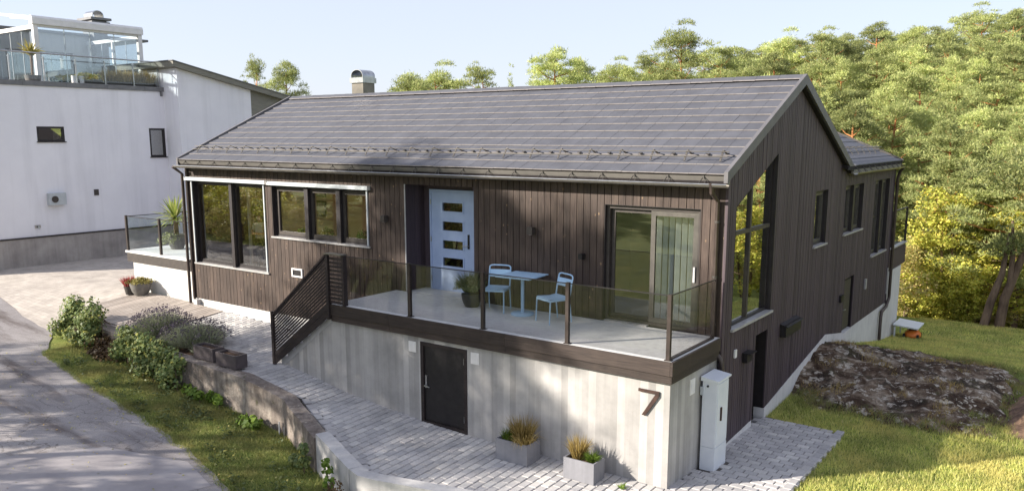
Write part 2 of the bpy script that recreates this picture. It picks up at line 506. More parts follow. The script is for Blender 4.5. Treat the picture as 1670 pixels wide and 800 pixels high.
# ------------------------------------------------------------------ mesh builder
class MB:
    def __init__(s):
        s.v = []
        s.f = []
    def add(s, vs, fs):
        o = len(s.v)
        s.v += [tuple(map(float, p)) for p in vs]
        s.f += [tuple(i + o for i in f) for f in fs]
        return s
    def box(s, x0, x1, y0, y1, z0, z1):
        return s.add([(x0, y0, z0), (x1, y0, z0), (x1, y1, z0), (x0, y1, z0), (x0, y0, z1), (x1, y0, z1), (x1, y1, z1), (x0, y1, z1)],
                     [(0, 3, 2, 1), (4, 5, 6, 7), (0, 1, 5, 4), (1, 2, 6, 5), (2, 3, 7, 6), (3, 0, 4, 7)])
    def cbox(s, x0, x1, y0, y1, z0, z1, c=.006):
        """box with chamfered top edge"""
        return s.add([(x0, y0, z0), (x1, y0, z0), (x1, y1, z0), (x0, y1, z0), (x0, y0, z1 - c), (x1, y0, z1 - c), (x1, y1, z1 - c), (x0, y1, z1 - c),
                      (x0 + c, y0 + c, z1), (x1 - c, y0 + c, z1), (x1 - c, y1 - c, z1), (x0 + c, y1 - c, z1)],
                     [(0, 1, 5, 4), (1, 2, 6, 5), (2, 3, 7, 6), (3, 0, 4, 7), (4, 5, 9, 8), (5, 6, 10, 9), (6, 7, 11, 10), (7, 4, 8, 11), (8, 9, 10, 11), (0, 3, 2, 1)])
    def prism(s, poly, a0, a1, axis='z'):
        """polygon (2D) extruded between a0 and a1 along an axis; x: (y,z), y: (x,z), z: (x,y)"""
        n = len(poly)
        def P(p, a):
            return {'x': (a, p[0], p[1]), 'y': (p[0], a, p[1]), 'z': (p[0], p[1], a)}[axis]
        vs = [P(p, a0) for p in poly] + [P(p, a1) for p in poly]
        fs = [tuple(range(n))[::-1], tuple(range(n, 2 * n))] + [(i, (i + 1) % n, n + (i + 1) % n, n + i) for i in range(n)]
        return s.add(vs, fs)
    def bar(s, a, b, w, h, up=(0, 0, 1)):
        """rectangular bar from a to b"""
        a, b = Vector(a), Vector(b)
        d = (b - a).normalized()
        u = Vector(up)
        r = d.cross(u)
        if r.length < 1e-4:
            r = d.cross(Vector((0, 1, 0)))
        r.normalize()
        u = r.cross(d)
        q = [r * (w / 2) * i + u * (h / 2) * j for i, j in ((-1, -1), (1, -1), (1, 1), (-1, 1))]
        return s.add([a + p for p in q] + [b + p for p in q], [(0, 3, 2, 1), (4, 5, 6, 7), (0, 1, 5, 4), (1, 2, 6, 5), (2, 3, 7, 6), (3, 0, 4, 7)])
    def tube(s, pts, rad, n=8, cap=True):
        pts = [Vector(p) for p in pts]
        if not hasattr(rad, '__len__'):
            rad = [rad] * len(pts)
        o = len(s.v)
        ref = None
        for i, p in enumerate(pts):
            d = (pts[min(i + 1, len(pts) - 1)] - pts[max(i - 1, 0)]).normalized()
            if ref is None:
                ref = Vector((0, 0, 1)) if abs(d.z) < .9 else Vector((1, 0, 0))
            r = d.cross(ref)
            r.normalize()
            u = r.cross(d)
            ref = u
            for k in range(n):
                a = 2 * math.pi * k / n
                q = p + (r * math.cos(a) + u * math.sin(a)) * rad[i]
                s.v.append((q.x, q.y, q.z))
        for i in range(len(pts) - 1):
            for k in range(n):
                s.f.append((o + i * n + k, o + i * n + (k + 1) % n, o + (i + 1) * n + (k + 1) % n, o + (i + 1) * n + k))
        if cap:
            s.f.append(tuple(o + k for k in range(n))[::-1])
            s.f.append(tuple(o + (len(pts) - 1) * n + k for k in range(n)))
        return s
    def lathe(s, c, prof, n=18, cap=True):
        """profile [(radius, z)] turned about a vertical axis through c"""
        o = len(s.v)
        for r, z in prof:
            for k in range(n):
                a = 2 * math.pi * k / n
                s.v.append((c[0] + r * math.cos(a), c[1] + r * math.sin(a), c[2] + z))
        for i in range(len(prof) - 1):
            for k in range(n):
                s.f.append((o + i * n + k, o + i * n + (k + 1) % n, o + (i + 1) * n + (k + 1) % n, o + (i + 1) * n + k))
        if cap:
            s.f.append(tuple(o + k for k in range(n))[::-1])
            s.f.append(tuple(o + (len(prof) - 1) * n + k for k in range(n)))
        return s
    def mesh(s, name, smooth=False):
        me = bpy.data.meshes.new(name)
        me.from_pydata(s.v, [], s.f)
        bm = bmesh.new()
        bm.from_mesh(me)
        bmesh.ops.recalc_face_normals(bm, faces=bm.faces)
        bm.to_mesh(me)
        bm.free()
        if smooth:
            me.shade_smooth()
            me.set_sharp_from_angle(angle=R(40))
        return me
    def build(s, name, mat, parent=None, smooth=False, **tags):
        return link(name, s.mesh(name, smooth), mat, parent, **tags)

WORLD_LOC = {}
def link(name, me, mat, parent=None, label=None, cat=None, group=None, kind=None, local=False):
    if mat is not None and not me.materials:
        me.materials.append(M[mat] if isinstance(mat, str) else mat)
    o = bpy.data.objects.new(name, me)
    col.objects.link(o)
    if parent is not None:
        o.parent = parent
        if parent.name in WORLD_LOC and not local:
            o.matrix_parent_inverse = Matrix.Translation(-WORLD_LOC[parent.name])
    tag(o, label, cat, group, kind)
    return o

def tag(o, label=None, cat=None, group=None, kind=None):
    if label: o['label'] = label
    if cat: o['category'] = cat
    if group: o['group'] = group
    if kind: o['kind'] = kind
    return o

def thing(name, label, cat, loc=(0, 0, 0), rotz=0.0, group=None, local=False):
    """an Empty at the thing's base; parts given in world coordinates unless local"""
    o = bpy.data.objects.new(name, None)
    col.objects.link(o)
    o.empty_display_size = .2
    o.location = loc
    o.rotation_euler = (0, 0, rotz)
    if not local:
        WORLD_LOC[o.name] = Vector(loc)
    return tag(o, label, cat, group)

def copy_thing(root, loc, rotz=0.0, label=None, scale=None):
    c = root.copy()
    col.objects.link(c)
    c.location = loc
    c.rotation_euler = (0, 0, rotz)
    if scale is not None:
        c.scale = scale if hasattr(scale, '__len__') else (scale,) * 3
    if label:
        c['label'] = label
    for ch in list(root.children):
        d = ch.copy()
        col.objects.link(d)
        d.parent = c
        for gch in list(ch.children):
            e = gch.copy()
            col.objects.link(e)
            e.parent = d
    return c

def np_mesh(name, V, F):
    """mesh from numpy arrays, all faces with the same corner count"""
    V = np.asarray(V, dtype=np.float32)
    F = np.asarray(F, dtype=np.int32)
    k = F.shape[1]
    me = bpy.data.meshes.new(name)
    me.vertices.add(len(V))
    me.vertices.foreach_set('co', V.ravel())
    me.loops.add(F.size)
    me.loops.foreach_set('vertex_index', F.ravel())
    me.polygons.add(len(F))
    me.polygons.foreach_set('loop_start', np.arange(0, F.size, k, dtype=np.int32))
    me.polygons.foreach_set('loop_total', np.full(len(F), k, dtype=np.int32))
    me.update(calc_edges=True)
    me.validate()
    return me

def unit(a):
    return a / (np.linalg.norm(a, axis=-1, keepdims=True) + 1e-9)

def blades(P, D, L, W, bend=0.0, rg=rng):
    """one thin triangle for each point P along direction D with length L and width W"""
    n = len(P)
    D = unit(D)
    S = unit(np.cross(D, rg.normal(size=(n, 3))))
    L = np.broadcast_to(L, (n,))[:, None]
    W = np.broadcast_to(W, (n,))[:, None]
    tip = P + D * L
    tip[:, 2] -= bend * L[:, 0]
    V = np.stack([P - S * W / 2, P + S * W / 2, tip], 1).reshape(-1, 3)
    F = np.arange(3 * n).reshape(-1, 3)
    return V, F

def leaves(P, N, size, rg=rng, aspect=.6):
    """one diamond leaf (quad) for each point with normal N"""
    n = len(P)
    N = unit(N)
    A = unit(np.cross(N, rg.normal(size=(n, 3))))
    B = np.cross(N, A)
    s = np.broadcast_to(size, (n,))[:, None]
    V = np.stack([P - A * s * .5, P + B * s * aspect * .5 + N * s * .1, P + A * s * .5, P - B * s * aspect * .5 + N * s * .1], 1).reshape(-1, 3)
    F = np.arange(4 * n).reshape(-1, 4)
    return V, F

def cat_vf(*vf):
    Vs, Fs, o = [], [], 0
    for V, F in vf:
        Vs.append(V)
        Fs.append(F + o)
        o += len(V)
    return np.concatenate(Vs), np.concatenate(Fs)

def interp(x, xs, ys):
    return float(np.interp(x, xs, ys))

def sstep(x, a, b):
    t = min(1, max(0, (x - a) / (b - a)))
    return t * t * (3 - 2 * t)
# ------------------------------------------------------------------ terrain
def zr(x):
    return interp(x, [-60, -26, -22, -16, -12, -9, -6, 0, 10, 40], [-1.2, -1.4, -1.4, -1.8, -2.1, -2.3, -2.55, -2.9, -3.2, -3.6])

def lawn_z(x, y):
    z = interp(y, [-8, -5, -3, 2.2, 3.4, 8.4, 12, 15, 18.6, 20.5, 25, 33, 45, 60, 100, 220], [-2.9, -2.4, -2.10, -2.09, -2.03, -1.85, -2.5, -2.85, -3.0, -3.5, -5.0, -4.6, -1.5, 1.5, 5, 9])
    return z

def G(x, y):
    F = zr(x)
    if y > 14:
        back = lawn_z(0, y)
        k = max(0, -x - 12)
        return back - min(6, .05 * k) * sstep(y, 18, 40)
    t = sstep(x, -.45, -.05) * sstep(y, -6.5, -4.2)
    left = F if y < 1 else (F if x < -15.2 else -3.0)
    if x < -15.2 and y > 8:
        left = F + (lawn_z(0, 14) - F) * sstep(y, 8, 14)
    return left * (1 - t) + lawn_z(x, y) * t

def P(x, y):
    """height of the paved forecourt"""
    f = interp(x, [-18, -15, -11.6, -8.9, -7.1, -5, -3.9, 2], [-1.12, -1.18, -1.32, -1.47, -1.79, -1.96, -2.0, -2.02])
    k = interp(x, [-12, -8], [.11, 0.0])
    return f + k * max(min(0, y), -1.86) + .03 * min(0, y + 1.86)

def D(x, y):
    t = sstep(y, -3, 0.2)
    return (zr(x) - .006) * (1 - t) + -1.2 * t - .012 * max(0, -x - 18) * t

def axis_pts(ranges):
    out = []
    for a, b, s in ranges:
        out += list(np.arange(a, b - 1e-6, s))
    return out
xs = axis_pts([(-260, -60, 20), (-60, -26, 3), (-26, -.5, .5), (-.5, 7, .25), (7, 30, 2), (30, 261, 15)])
ys = axis_pts([(-120, -20, 10), (-20, -8, 1), (-8, 22, .5), (22, 70, 3), (70, 401, 15)])
mb = MB()
for y in ys:
    for x in xs:
        mb.v.append((x, y, G(x, y)))
nx = len(xs)
for j in range(len(ys) - 1):
    for i in range(nx - 1):
        a = j * nx + i
        mb.f.append((a, a + 1, a + nx + 1, a + nx))
ground = mb.build('ground', 'ground', smooth=True, kind='structure')

def sheet(name, mat, poly, zf, step, kind='structure', parent=None, thick=None):
    """a polygon cut out of a fine grid and laid on a height function"""
    bm = bmesh.new()
    vs = [bm.verts.new((x, y, 0)) for x, y in poly]
    bm.faces.new(vs)
    x0, x1 = min(p[0] for p in poly), max(p[0] for p in poly)
    y0, y1 = min(p[1] for p in poly), max(p[1] for p in poly)
    for ax, a, b in ((0, x0, x1), (1, y0, y1)):
        k = math.ceil(a / step) * step
        while k < b:
            co = (k, 0, 0) if ax == 0 else (0, k, 0)
            no = (1, 0, 0) if ax == 0 else (0, 1, 0)
            bmesh.ops.bisect_plane(bm, geom=bm.verts[:] + bm.edges[:] + bm.faces[:], plane_co=co, plane_no=no, dist=1e-5)
            k += step
    for v in bm.verts:
        v.co.z = zf(v.co.x, v.co.y)
    bmesh.ops.recalc_face_normals(bm, faces=bm.faces)
    for f in bm.faces:
        if f.normal.z < 0:
            f.normal_flip()
    me = bpy.data.meshes.new(name)
    bm.to_mesh(me)
    bm.free()
    return link(name, me, mat, parent, kind=kind)

# asphalt lane: ragged edge along the verge
edge = [(-60, -6), (-40, -3.2), (-22.65, -1.7), (-21.48, -1.62), (-20.6, -1.72), (-19.75, -1.94), (-17.61, -2.54), (-16.3, -3.2), (-15.16, -3.86), (-14.2, -3.97), (-12.5, -4.16), (-10.2, -4.39), (-7.86, -4.71), (-6.41, -5.11), (-5.2, -5.6), (-3, -6.4), (2, -7.8), (12, -10), (30, -13)]
ragged = []
for i in range(len(edge) - 1):
    (ax, ay), (bx, by) = edge[i], edge[i + 1]
    n = max(1, int(math.hypot(bx - ax, by - ay) / .18)) if -24 < ax < 0 else 1
    for k in range(n):
        t = k / n
        x, y = ax + (bx - ax) * t, ay + (by - ay) * t
        y += .09 * noise.noise((x * 2.1, y * 2.1, 3)) + .05 * noise.noise((x * 7, y * 7, 1)) if n > 1 else 0
        ragged.append((x, y))
ragged.append(edge[-1])
road_poly = ragged + [(30, -19), (-3, -11.5), (-9, -10.6), (-16, -9.6), (-30, -9), (-60, -12)]
road = sheet('road', 'asphalt', road_poly, lambda x, y: zr(x) + .012 + .02 * math.exp(-((y + 7) / 3) ** 2), .5)
# newer asphalt patch with its seam
patch_poly = [(-10.5, -7.6), (-9.3, -5.6), (-7.75, -4.95), (-6.7, -5.2), (-6.9, -5.9), (-8.2, -7.2), (-9.1, -8.2)]
sheet('asphalt_patch', 'asphalt_patch', patch_poly, lambda x, y: zr(x) + .017 + .02 * math.exp(-((y + 7) / 3) ** 2), .5, parent=road)

# driveway in front of the neighbour
drive_poly = [(-26.2, -2.3), (-26.2, 12), (-15.1, 12), (-15.1, .2), (-17.55, .2), (-17.45, -2.1), (-17.0, -2.9), (-17.6, -3.0), (-19.75, -2.5), (-21.48, -2.2), (-22.65, -2.3)]
driveway = sheet('driveway', 'drive', drive_poly, lambda x, y: D(x, y) + .01, .5)

# ------------------------------------------------------------------ forecourt: paving slabs on a sand bed
front_poly = [(-13.6, 0), (-13.6, -2.35), (-11.7, -2.55), (-8.05, -2.68), (-7.42, -2.66), (-6.48, -3.09), (-5.74, -3.39), (-4.79, -3.79), (-4.1, -4.07), (-3.06, -3.84), (1.5, -2.78), (1.5, -1.4), (-.02, -1.4), (-.02, -1.78), (-8.3, -1.78), (-8.3, -.02)]
side_poly = [(.0, -1.38), (1.5, -1.38), (1.42, 2.28), (.0, 2.45)]
terrace = sheet('forecourt', 'joint', front_poly, lambda x, y: P(x, y) - .020, .5)
sheet('sand_bed', 'joint', side_poly, lambda x, y: -2.050, .8, parent=terrace)

def inside(p, poly):
    x, y = p
    c = False
    for i in range(len(poly)):
        (x0, y0), (x1, y1) = poly[i], poly[i - 1]
        if (y0 > y) != (y1 > y) and x < (x1 - x0) * (y - y0) / (y1 - y0) + x0:
            c = not c
    return c

pav = []                        # (x, y, z, along_y, tilt_x, tilt_y)
PL, PW, PH = .206, .137, .06
wall_line = [(-13.6, -2.35), (-11.7, -2.55), (-8.05, -2.68), (-7.42, -2.66), (-6.48, -3.09), (-5.74, -3.39), (-4.79, -3.79), (-4.1, -4.07), (-3.06, -3.84), (1.5, -2.78)]
def dist_line(p, line):
    best = 9
    for (ax, ay), (bx, by) in zip(line, line[1:]):
        dx, dy = bx - ax, by - ay
        t = max(0, min(1, ((p[0] - ax) * dx + (p[1] - ay) * dy) / (dx * dx + dy * dy)))
        best = min(best, math.hypot(p[0] - ax - t * dx, p[1] - ay - t * dy))
    return best
i = 0
x = -13.5
while x < 1.5:
    j = 0
    y = -4.3 + (.11 if i % 2 else 0) + random.uniform(-.02, .02)
    while y < 0:
        if (inside((x, y), front_poly) or inside((x, y - .09), front_poly) or inside((x, y + .09), front_poly)) and (x < -7.6 or dist_line((x, y), wall_line) > .06) and not (-13.7 < x < -10.95 and y < -1.55 - .12 * (x + 13.7)):
            pav.append((x, y, P(x, y), 1, (P(x, y + .1) - P(x, y - .1)) / .2, (P(x + .1, y) - P(x - .1, y)) / .2))
        y += PL + .014
        j += 1
    x += PW + .013
    i += 1
# border course along the low wall
for (ax, ay), (bx, by) in zip(wall_line[3:-1], wall_line[4:]):
    L = math.hypot(bx - ax, by - ay)
    n = int(L / .218)
    for k in range(n):
        t = (k + .5) / n
        nxn, nyn = -(by - ay) / L, (bx - ax) / L
        px, py = ax + (bx - ax) * t + nxn * .075, ay + (by - ay) * t + nyn * .075
        pav.append((px, py, P(px, py) + .012, math.atan2(by - ay, bx - ax) + 10, 0, (P(px + .1, py) - P(px - .1, py)) / .2))
# side paving, courses along x
i = 0
y = -1.3
while y < 2.4:
    x = .09 - (.11 if i % 2 else 0)
    while x < 1.5:
        if (inside((x, y), side_poly) or inside((x - .1, y), side_poly) or inside((x + .1, y), side_poly)) and x < 1.44 and not (x < .26 and -.72 < y < -.16):
            pav.append((x, y, -2.03, 0, 0, 0))
        x += PL + .014
    y += PW + .013
    i += 1
for k in range(17):
    pav.append((1.42, -1.25 + k * .222, -2.018, 1, 0, 0))
camxy = Vector((4.957, -12.759))
pav.sort(key=lambda p: (Vector(p[:2]) - camxy).length if 'x' else 0)
paver_mesh = MB().cbox(-PL / 2, PL / 2, -PW / 2, PW / 2, -PH, 0, .009).mesh('paver')
def in_view(p):
    """rough test against the photographed view, to pick the slabs that show largest"""
    d = Vector(p[:2]) - camxy
    a = math.degrees(math.atan2(-d.x, d.y)) - 35.85
    return p[1] > -4.0 + .0 and abs(a) < 33 and (d.length > 9.4 or p[0] < -3.4)
near = [p for p in pav if in_view(p)]
chosen = set(id(p) for p in near[:300])
rest = MB()
for p in pav:
    x, y, z, al, ty, tx = p
    rz = (math.pi / 2 if al == 1 else 0.0) if al in (0, 1) else al - 10
    rot = Euler((math.atan(ty), -math.atan(tx), 0)).to_matrix().to_4x4() @ Matrix.Rotation(rz + random.uniform(-.012, .012), 4, 'Z')
    mw = Matrix.Translation((x, y, z + random.uniform(-.003, .003))) @ rot
    if id(p) in chosen:
        o = link('paver', paver_mesh, 'paver', terrace)
        o.matrix_basis = mw
    else:
        o = len(rest.v)
        for v in paver_mesh.vertices:
            q = mw @ v.co
            rest.v.append((q.x, q.y, q.z))
        for f in paver_mesh.polygons:
            rest.f.append(tuple(o + k for k in f.vertices))
me = bpy.data.meshes.new('paver_field')
me.from_pydata(rest.v, [], rest.f)
link('paver_field', me, 'paver', terrace, kind='stuff')

# timber walkway left of the forecourt, boards run away from the wall of the house
walk = thing('timber_walkway', 'weathered grey timber decking walkway in front of the pale left terrace wall', 'decking', (-15.5, -1, -1.4))
x = -17.4
while x < -13.62:
    zt0, zt1 = P(x, -.03) + .01, P(x, -2.2) + .01
    mb = MB()
    y1 = -.05 if x > -15 else .0
    q = [(x, -2.2 + .12 * random.random() * 0, zt1), (x + .128, -2.2, zt1), (x + .128, y1, zt0), (x, y1, zt0)]
    mb.add([(a, b, c - .03) for a, b, c in q] + q, [(0, 3, 2, 1), (4, 5, 6, 7), (0, 1, 5, 4), (1, 2, 6, 5), (2, 3, 7, 6), (3, 0, 4, 7)])
    mb.build('deck_board', 'deckwood', walk)
    x += .136
MB().add([(-17.45, -2.33, P(-17, -2.2) + .012), (-13.65, -2.42, P(-13.6, -2.2) + .012), (-13.65, -2.21, P(-13.6, -2.2) + .012), (-17.45, -2.21, P(-17, -2.2) + .012)] +
         [(-17.45, -2.33, -1.75), (-13.65, -2.42, -1.8), (-13.65, -2.21, -1.8), (-17.45, -2.21, -1.75)], [(0, 1, 2, 3), (0, 4, 5, 1), (1, 5, 6, 2), (2, 6, 7, 3), (3, 7, 4, 0)]).build('edge_board', 'deckwood', walk)

# ------------------------------------------------------------------ retaining walls
def rough_wall(name, pts, thick, zt, zb, mat, parent, rough=.02, seg=.12, nz=8):
    """wall along a polyline (inner edge), uneven faces; zt, zb are functions of (x, y)"""
    line = []
    for (ax, ay), (bx, by) in zip(pts, pts[1:]):
        L = math.hypot(bx - ax, by - ay)
        n = max(1, int(L / seg))
        line += [(ax + (bx - ax) * k / n, ay + (by - ay) * k / n) for k in range(n)]
    line.append(pts[-1])
    m = len(line)
    V, Fc = [], []
    prof = [(0, 0)] + [(0, k / nz) for k in range(1, nz + 1)] + [(.5, 1)] + [(1, 1 - k / nz) for k in range(0, nz + 1)]
    for i, (x, y) in enumerate(line):
        a = line[max(0, i - 1)]
        b = line[min(m - 1, i + 1)]
        t = Vector((b[0] - a[0], b[1] - a[1])).normalized()
        nrm = Vector((t.y, -t.x))                        # outwards, towards the lane
        for s_, h in prof:
            px, py = x + nrm.x * thick * s_, y + nrm.y * thick * s_
            z0, z1 = zb(x, y), zt(x, y)
            z = z0 + (z1 - z0) * h
            d = rough * (noise.noise((px * 3, py * 3, z * 3)) + .6 * noise.noise((px * 9, py * 9, z * 9)))
            V.append((px + nrm.x * d, py + nrm.y * d, z + (d if h == 1 else 0)))
    k = len(prof)
    for i in range(m - 1):
        for j in range(k - 1):
            Fc.append((i * k + j, i * k + j + 1, (i + 1) * k + j + 1, (i + 1) * k + j))
    Fc.append(tuple(range(k)))
    Fc.append(tuple(range((m - 1) * k, m * k))[::-1])
    mb = MB()
    mb.add(V, Fc)
    return mb.build(name, mat, parent, smooth=True)
rw = thing('retaining_wall', 'old stained concrete retaining wall between grass verge and paved forecourt', 'wall', (-9, -2.8, -2.3))
rough_wall('wall_section', [(-16.4, -2.25), (-13.6, -2.42), (-11.7, -2.58), (-8.05, -2.70), (-7.5, -2.70)], .30, lambda x, y: P(x, y) + .035, lambda x, y: zr(x) - .4, 'oldwall', rw, .03)
rough_wall('wall_section', [(-7.47, -2.72), (-6.5, -3.12), (-5.76, -3.44)], .28, lambda x, y: P(x, y) + .05, lambda x, y: zr(x) - .4, 'oldwall', rw, .025)
nw = thing('concrete_kerb_wall', 'newer pale concrete low wall bending round the corner of the paving', 'wall', (-4.5, -4, -2.3))
rough_wall('wall_section', [(-5.74, -3.46), (-5.2, -3.66), (-4.79, -3.83), (-4.3, -4.03)], .24, lambda x, y: P(x, y) + .13, lambda x, y: zr(x) - .4, 'concrete_new', nw, .003, .2)
rough_wall('wall_section', [(-4.3, -4.03), (-4.08, -4.1), (-3.8, -4.05), (-3.06, -3.88), (1.5, -2.82)], .24, lambda x, y: P(x, y) + .13, lambda x, y: zr(x) - .4, 'concrete_new', nw, .003, .2)

# white marker sticks by the wall corner
for q, (x, y, h, lab) in enumerate(((-7.62, -3.06, .26, 'short white stick standing in grass at the wall corner'), (-7.45, -3.08, .2, 'short grey stick in grass just right of the white stick'))):
    MB().tube([(x, y, zr(x) - .02), (x + .01, y, zr(x) + h)], .014, 6).build('marker_stick', 'white' if q == 0 else 'sill', label=lab, cat='stick')

# ------------------------------------------------------------------ bedrock outcrop and soil on the right
def rock_z(x, y):
    m = sstep(y + .25 * noise.noise((x * 1.3, y * 1.3, 5)), 2.75 + .06 * x, 3.7 + .06 * x) * (1 - sstep(y + .3 * noise.noise((x, y, 9)), 7.9, 9.0)) * (1 - sstep(x + .3 * noise.noise((x * 2, y * 2, 3)), 3.3, 4.3))
    near = sstep(x, 1.3, .2) if False else (1 - sstep(x, .1, 1.2))
    m *= 1 - .75 * near * (1 - sstep(y, 3.6, 4.8))
    h = interp(y, [3, 4.4, 6.4, 7.6, 9], [.15, .34, .58, .26, .05]) * interp(x, [0, 2, 5], [1, .7, .45])
    vd = noise.voronoi((x * 1.5 + .35 * y, y * .85, .3))[0]
    crack = min(1, (vd[1] - vd[0]) * 4)
    n_ = .10 * noise.fractal((x * 1.1, y * 1.1, 2), .7, 2.1, 6) + .16 * (vd[0] - .4) - .07 * (1 - crack) + .04 * noise.noise((x * 3.1, y * 2.2, 7)) + .03 * noise.noise((x * 9, y * 9, 4))
    return lawn_z(x, y) - .14 + m * (.12 + h + .8 * n_)
mb = MB()
nxx, nyy = 110, 130
for j in range(nyy + 1):
    for i in range(nxx + 1):
        x, y = -.05 + 5.9 * i / nxx, 2.4 + 6.9 * j / nyy
        mb.v.append((x, y, rock_z(x, y)))
for j in range(nyy):
    for i in range(nxx):
        a = j * (nxx + 1) + i
        mb.f.append((a, a + 1, a + nxx + 2, a + nxx + 1))
mb.build('rock_outcrop', 'rock', smooth=True, label='dark mossy bedrock outcrop in the lawn beside the house wall', cat='rock')

def soil_z(x, y):
    r = math.hypot((x - 5.5) / 2.15, (y - 5.2) / 2.9)
    return lawn_z(x, y) - .1 + .75 * (1 - sstep(r, .25, 1.0)) + .06 * noise.fractal((x * 3, y * 3, 8), .6, 2.1, 6)
mb = MB()
for j in range(81):
    for i in range(61):
        x, y = 3.1 + 4.4 * i / 60, 2.2 + 6.2 * j / 80
        mb.v.append((x, y, soil_z(x, y)))
for j in range(80):
    for i in range(60):
        a = j * 61 + i
        mb.f.append((a, a + 1, a + 62, a + 61))
mb.build('soil_mound', 'soil', smooth=True, label='heap of bare brown soil at the right edge of the lawn', cat='soil heap')
# ------------------------------------------------------------------ the house
house = thing('house', 'low dark brown timber house with grey tiled gable roof in the centre', 'house', (-7.5, 3.5, -2))
XL, XR = -14.98, 0.0
YE, ZE, YR, ZR_ = -.30, 2.695, 3.44, 4.372           # front eave and ridge of the roof surface
SL = (ZR_ - ZE) / (YR - YE)
YB = 7.40                                              # foot of the rear rake
YW = 12.62                                             # rear wall
def roof_z(y):
    return ZE + SL * (y - YE) if y <= YR else ZR_ - SL * (y - YR)

# --- front wall
fopen = {'win1': (-14.71, -11.66, -.05, 2.14), 'win2': (-11.43, -8.125, .877, 2.127), 'niche': (-7.05, -5.18, 0.0, 2.29), 'slider': (-2.24, -.434, 0.0, 2.10)}
def cut_cols(x0, x1, ops, zlo, zhi):
    """column strips of a wall with rectangular openings: (xa, xb, za, zb)"""
    bx = sorted({x0, x1} | {e for o in ops for e in o[:2] if x0 < e < x1})
    res = []
    for a, b in zip(bx, bx[1:]):
        if b - a < .004:
            continue
        m = (a + b) / 2
        lo, hi = zlo(m), zhi(m)
        cuts = sorted((o[2], o[3]) for o in ops if o[0] < m < o[1])
        z = lo
        for c0, c1 in cuts:
            if c0 > z + .004:
                res.append((a, b, z, min(c0, hi)))
            z = max(z, c1)
        if z < hi - .004:
            res.append((a, b, z, hi))
    return res
ops = list(fopen.values())
mb = MB()
for a, b, z0, z1 in cut_cols(XL + .02, XR - .05, ops, lambda x: -1.0 if x < -7.3 else -.3, lambda x: 2.6):
    mb.box(a, b, .026, .20, z0, z1)
fwall = mb.build('front_wall', 'darkvoid', house)
x = XL
while x < -.02:
    x1 = min(x + .130, -.003)
    t = random.uniform(0, .004)
    for a, b, z0, z1 in cut_cols(x, x1, ops, lambda x: -1.02 if x < -7.32 else .012, lambda x: 2.56):
        MB().box(a, b, t, .024, z0, z1).build('cladding_board', 'board', fwall)
    x += .1415
MB().box(XL + .03, -7.6, .03, .3, -1.7, -1.0).build('foundation', 'found', house)

# --- window helper on the front wall (y plane) or the side wall (x plane)
def frame_rect(mb, u0, u1, z0, z1, w, d0, d1, axis):
    for a, b, c, d in ((u0, u1, z0, z0 + w), (u0, u1, z1 - w, z1), (u0, u0 + w, z0 + w, z1 - w), (u1 - w, u1, z0 + w, z1 - w)):
        if axis == 'y':
            mb.box(a, b, d0, d1, c, d)
        else:
            mb.box(d0, d1, a, b, c, d)

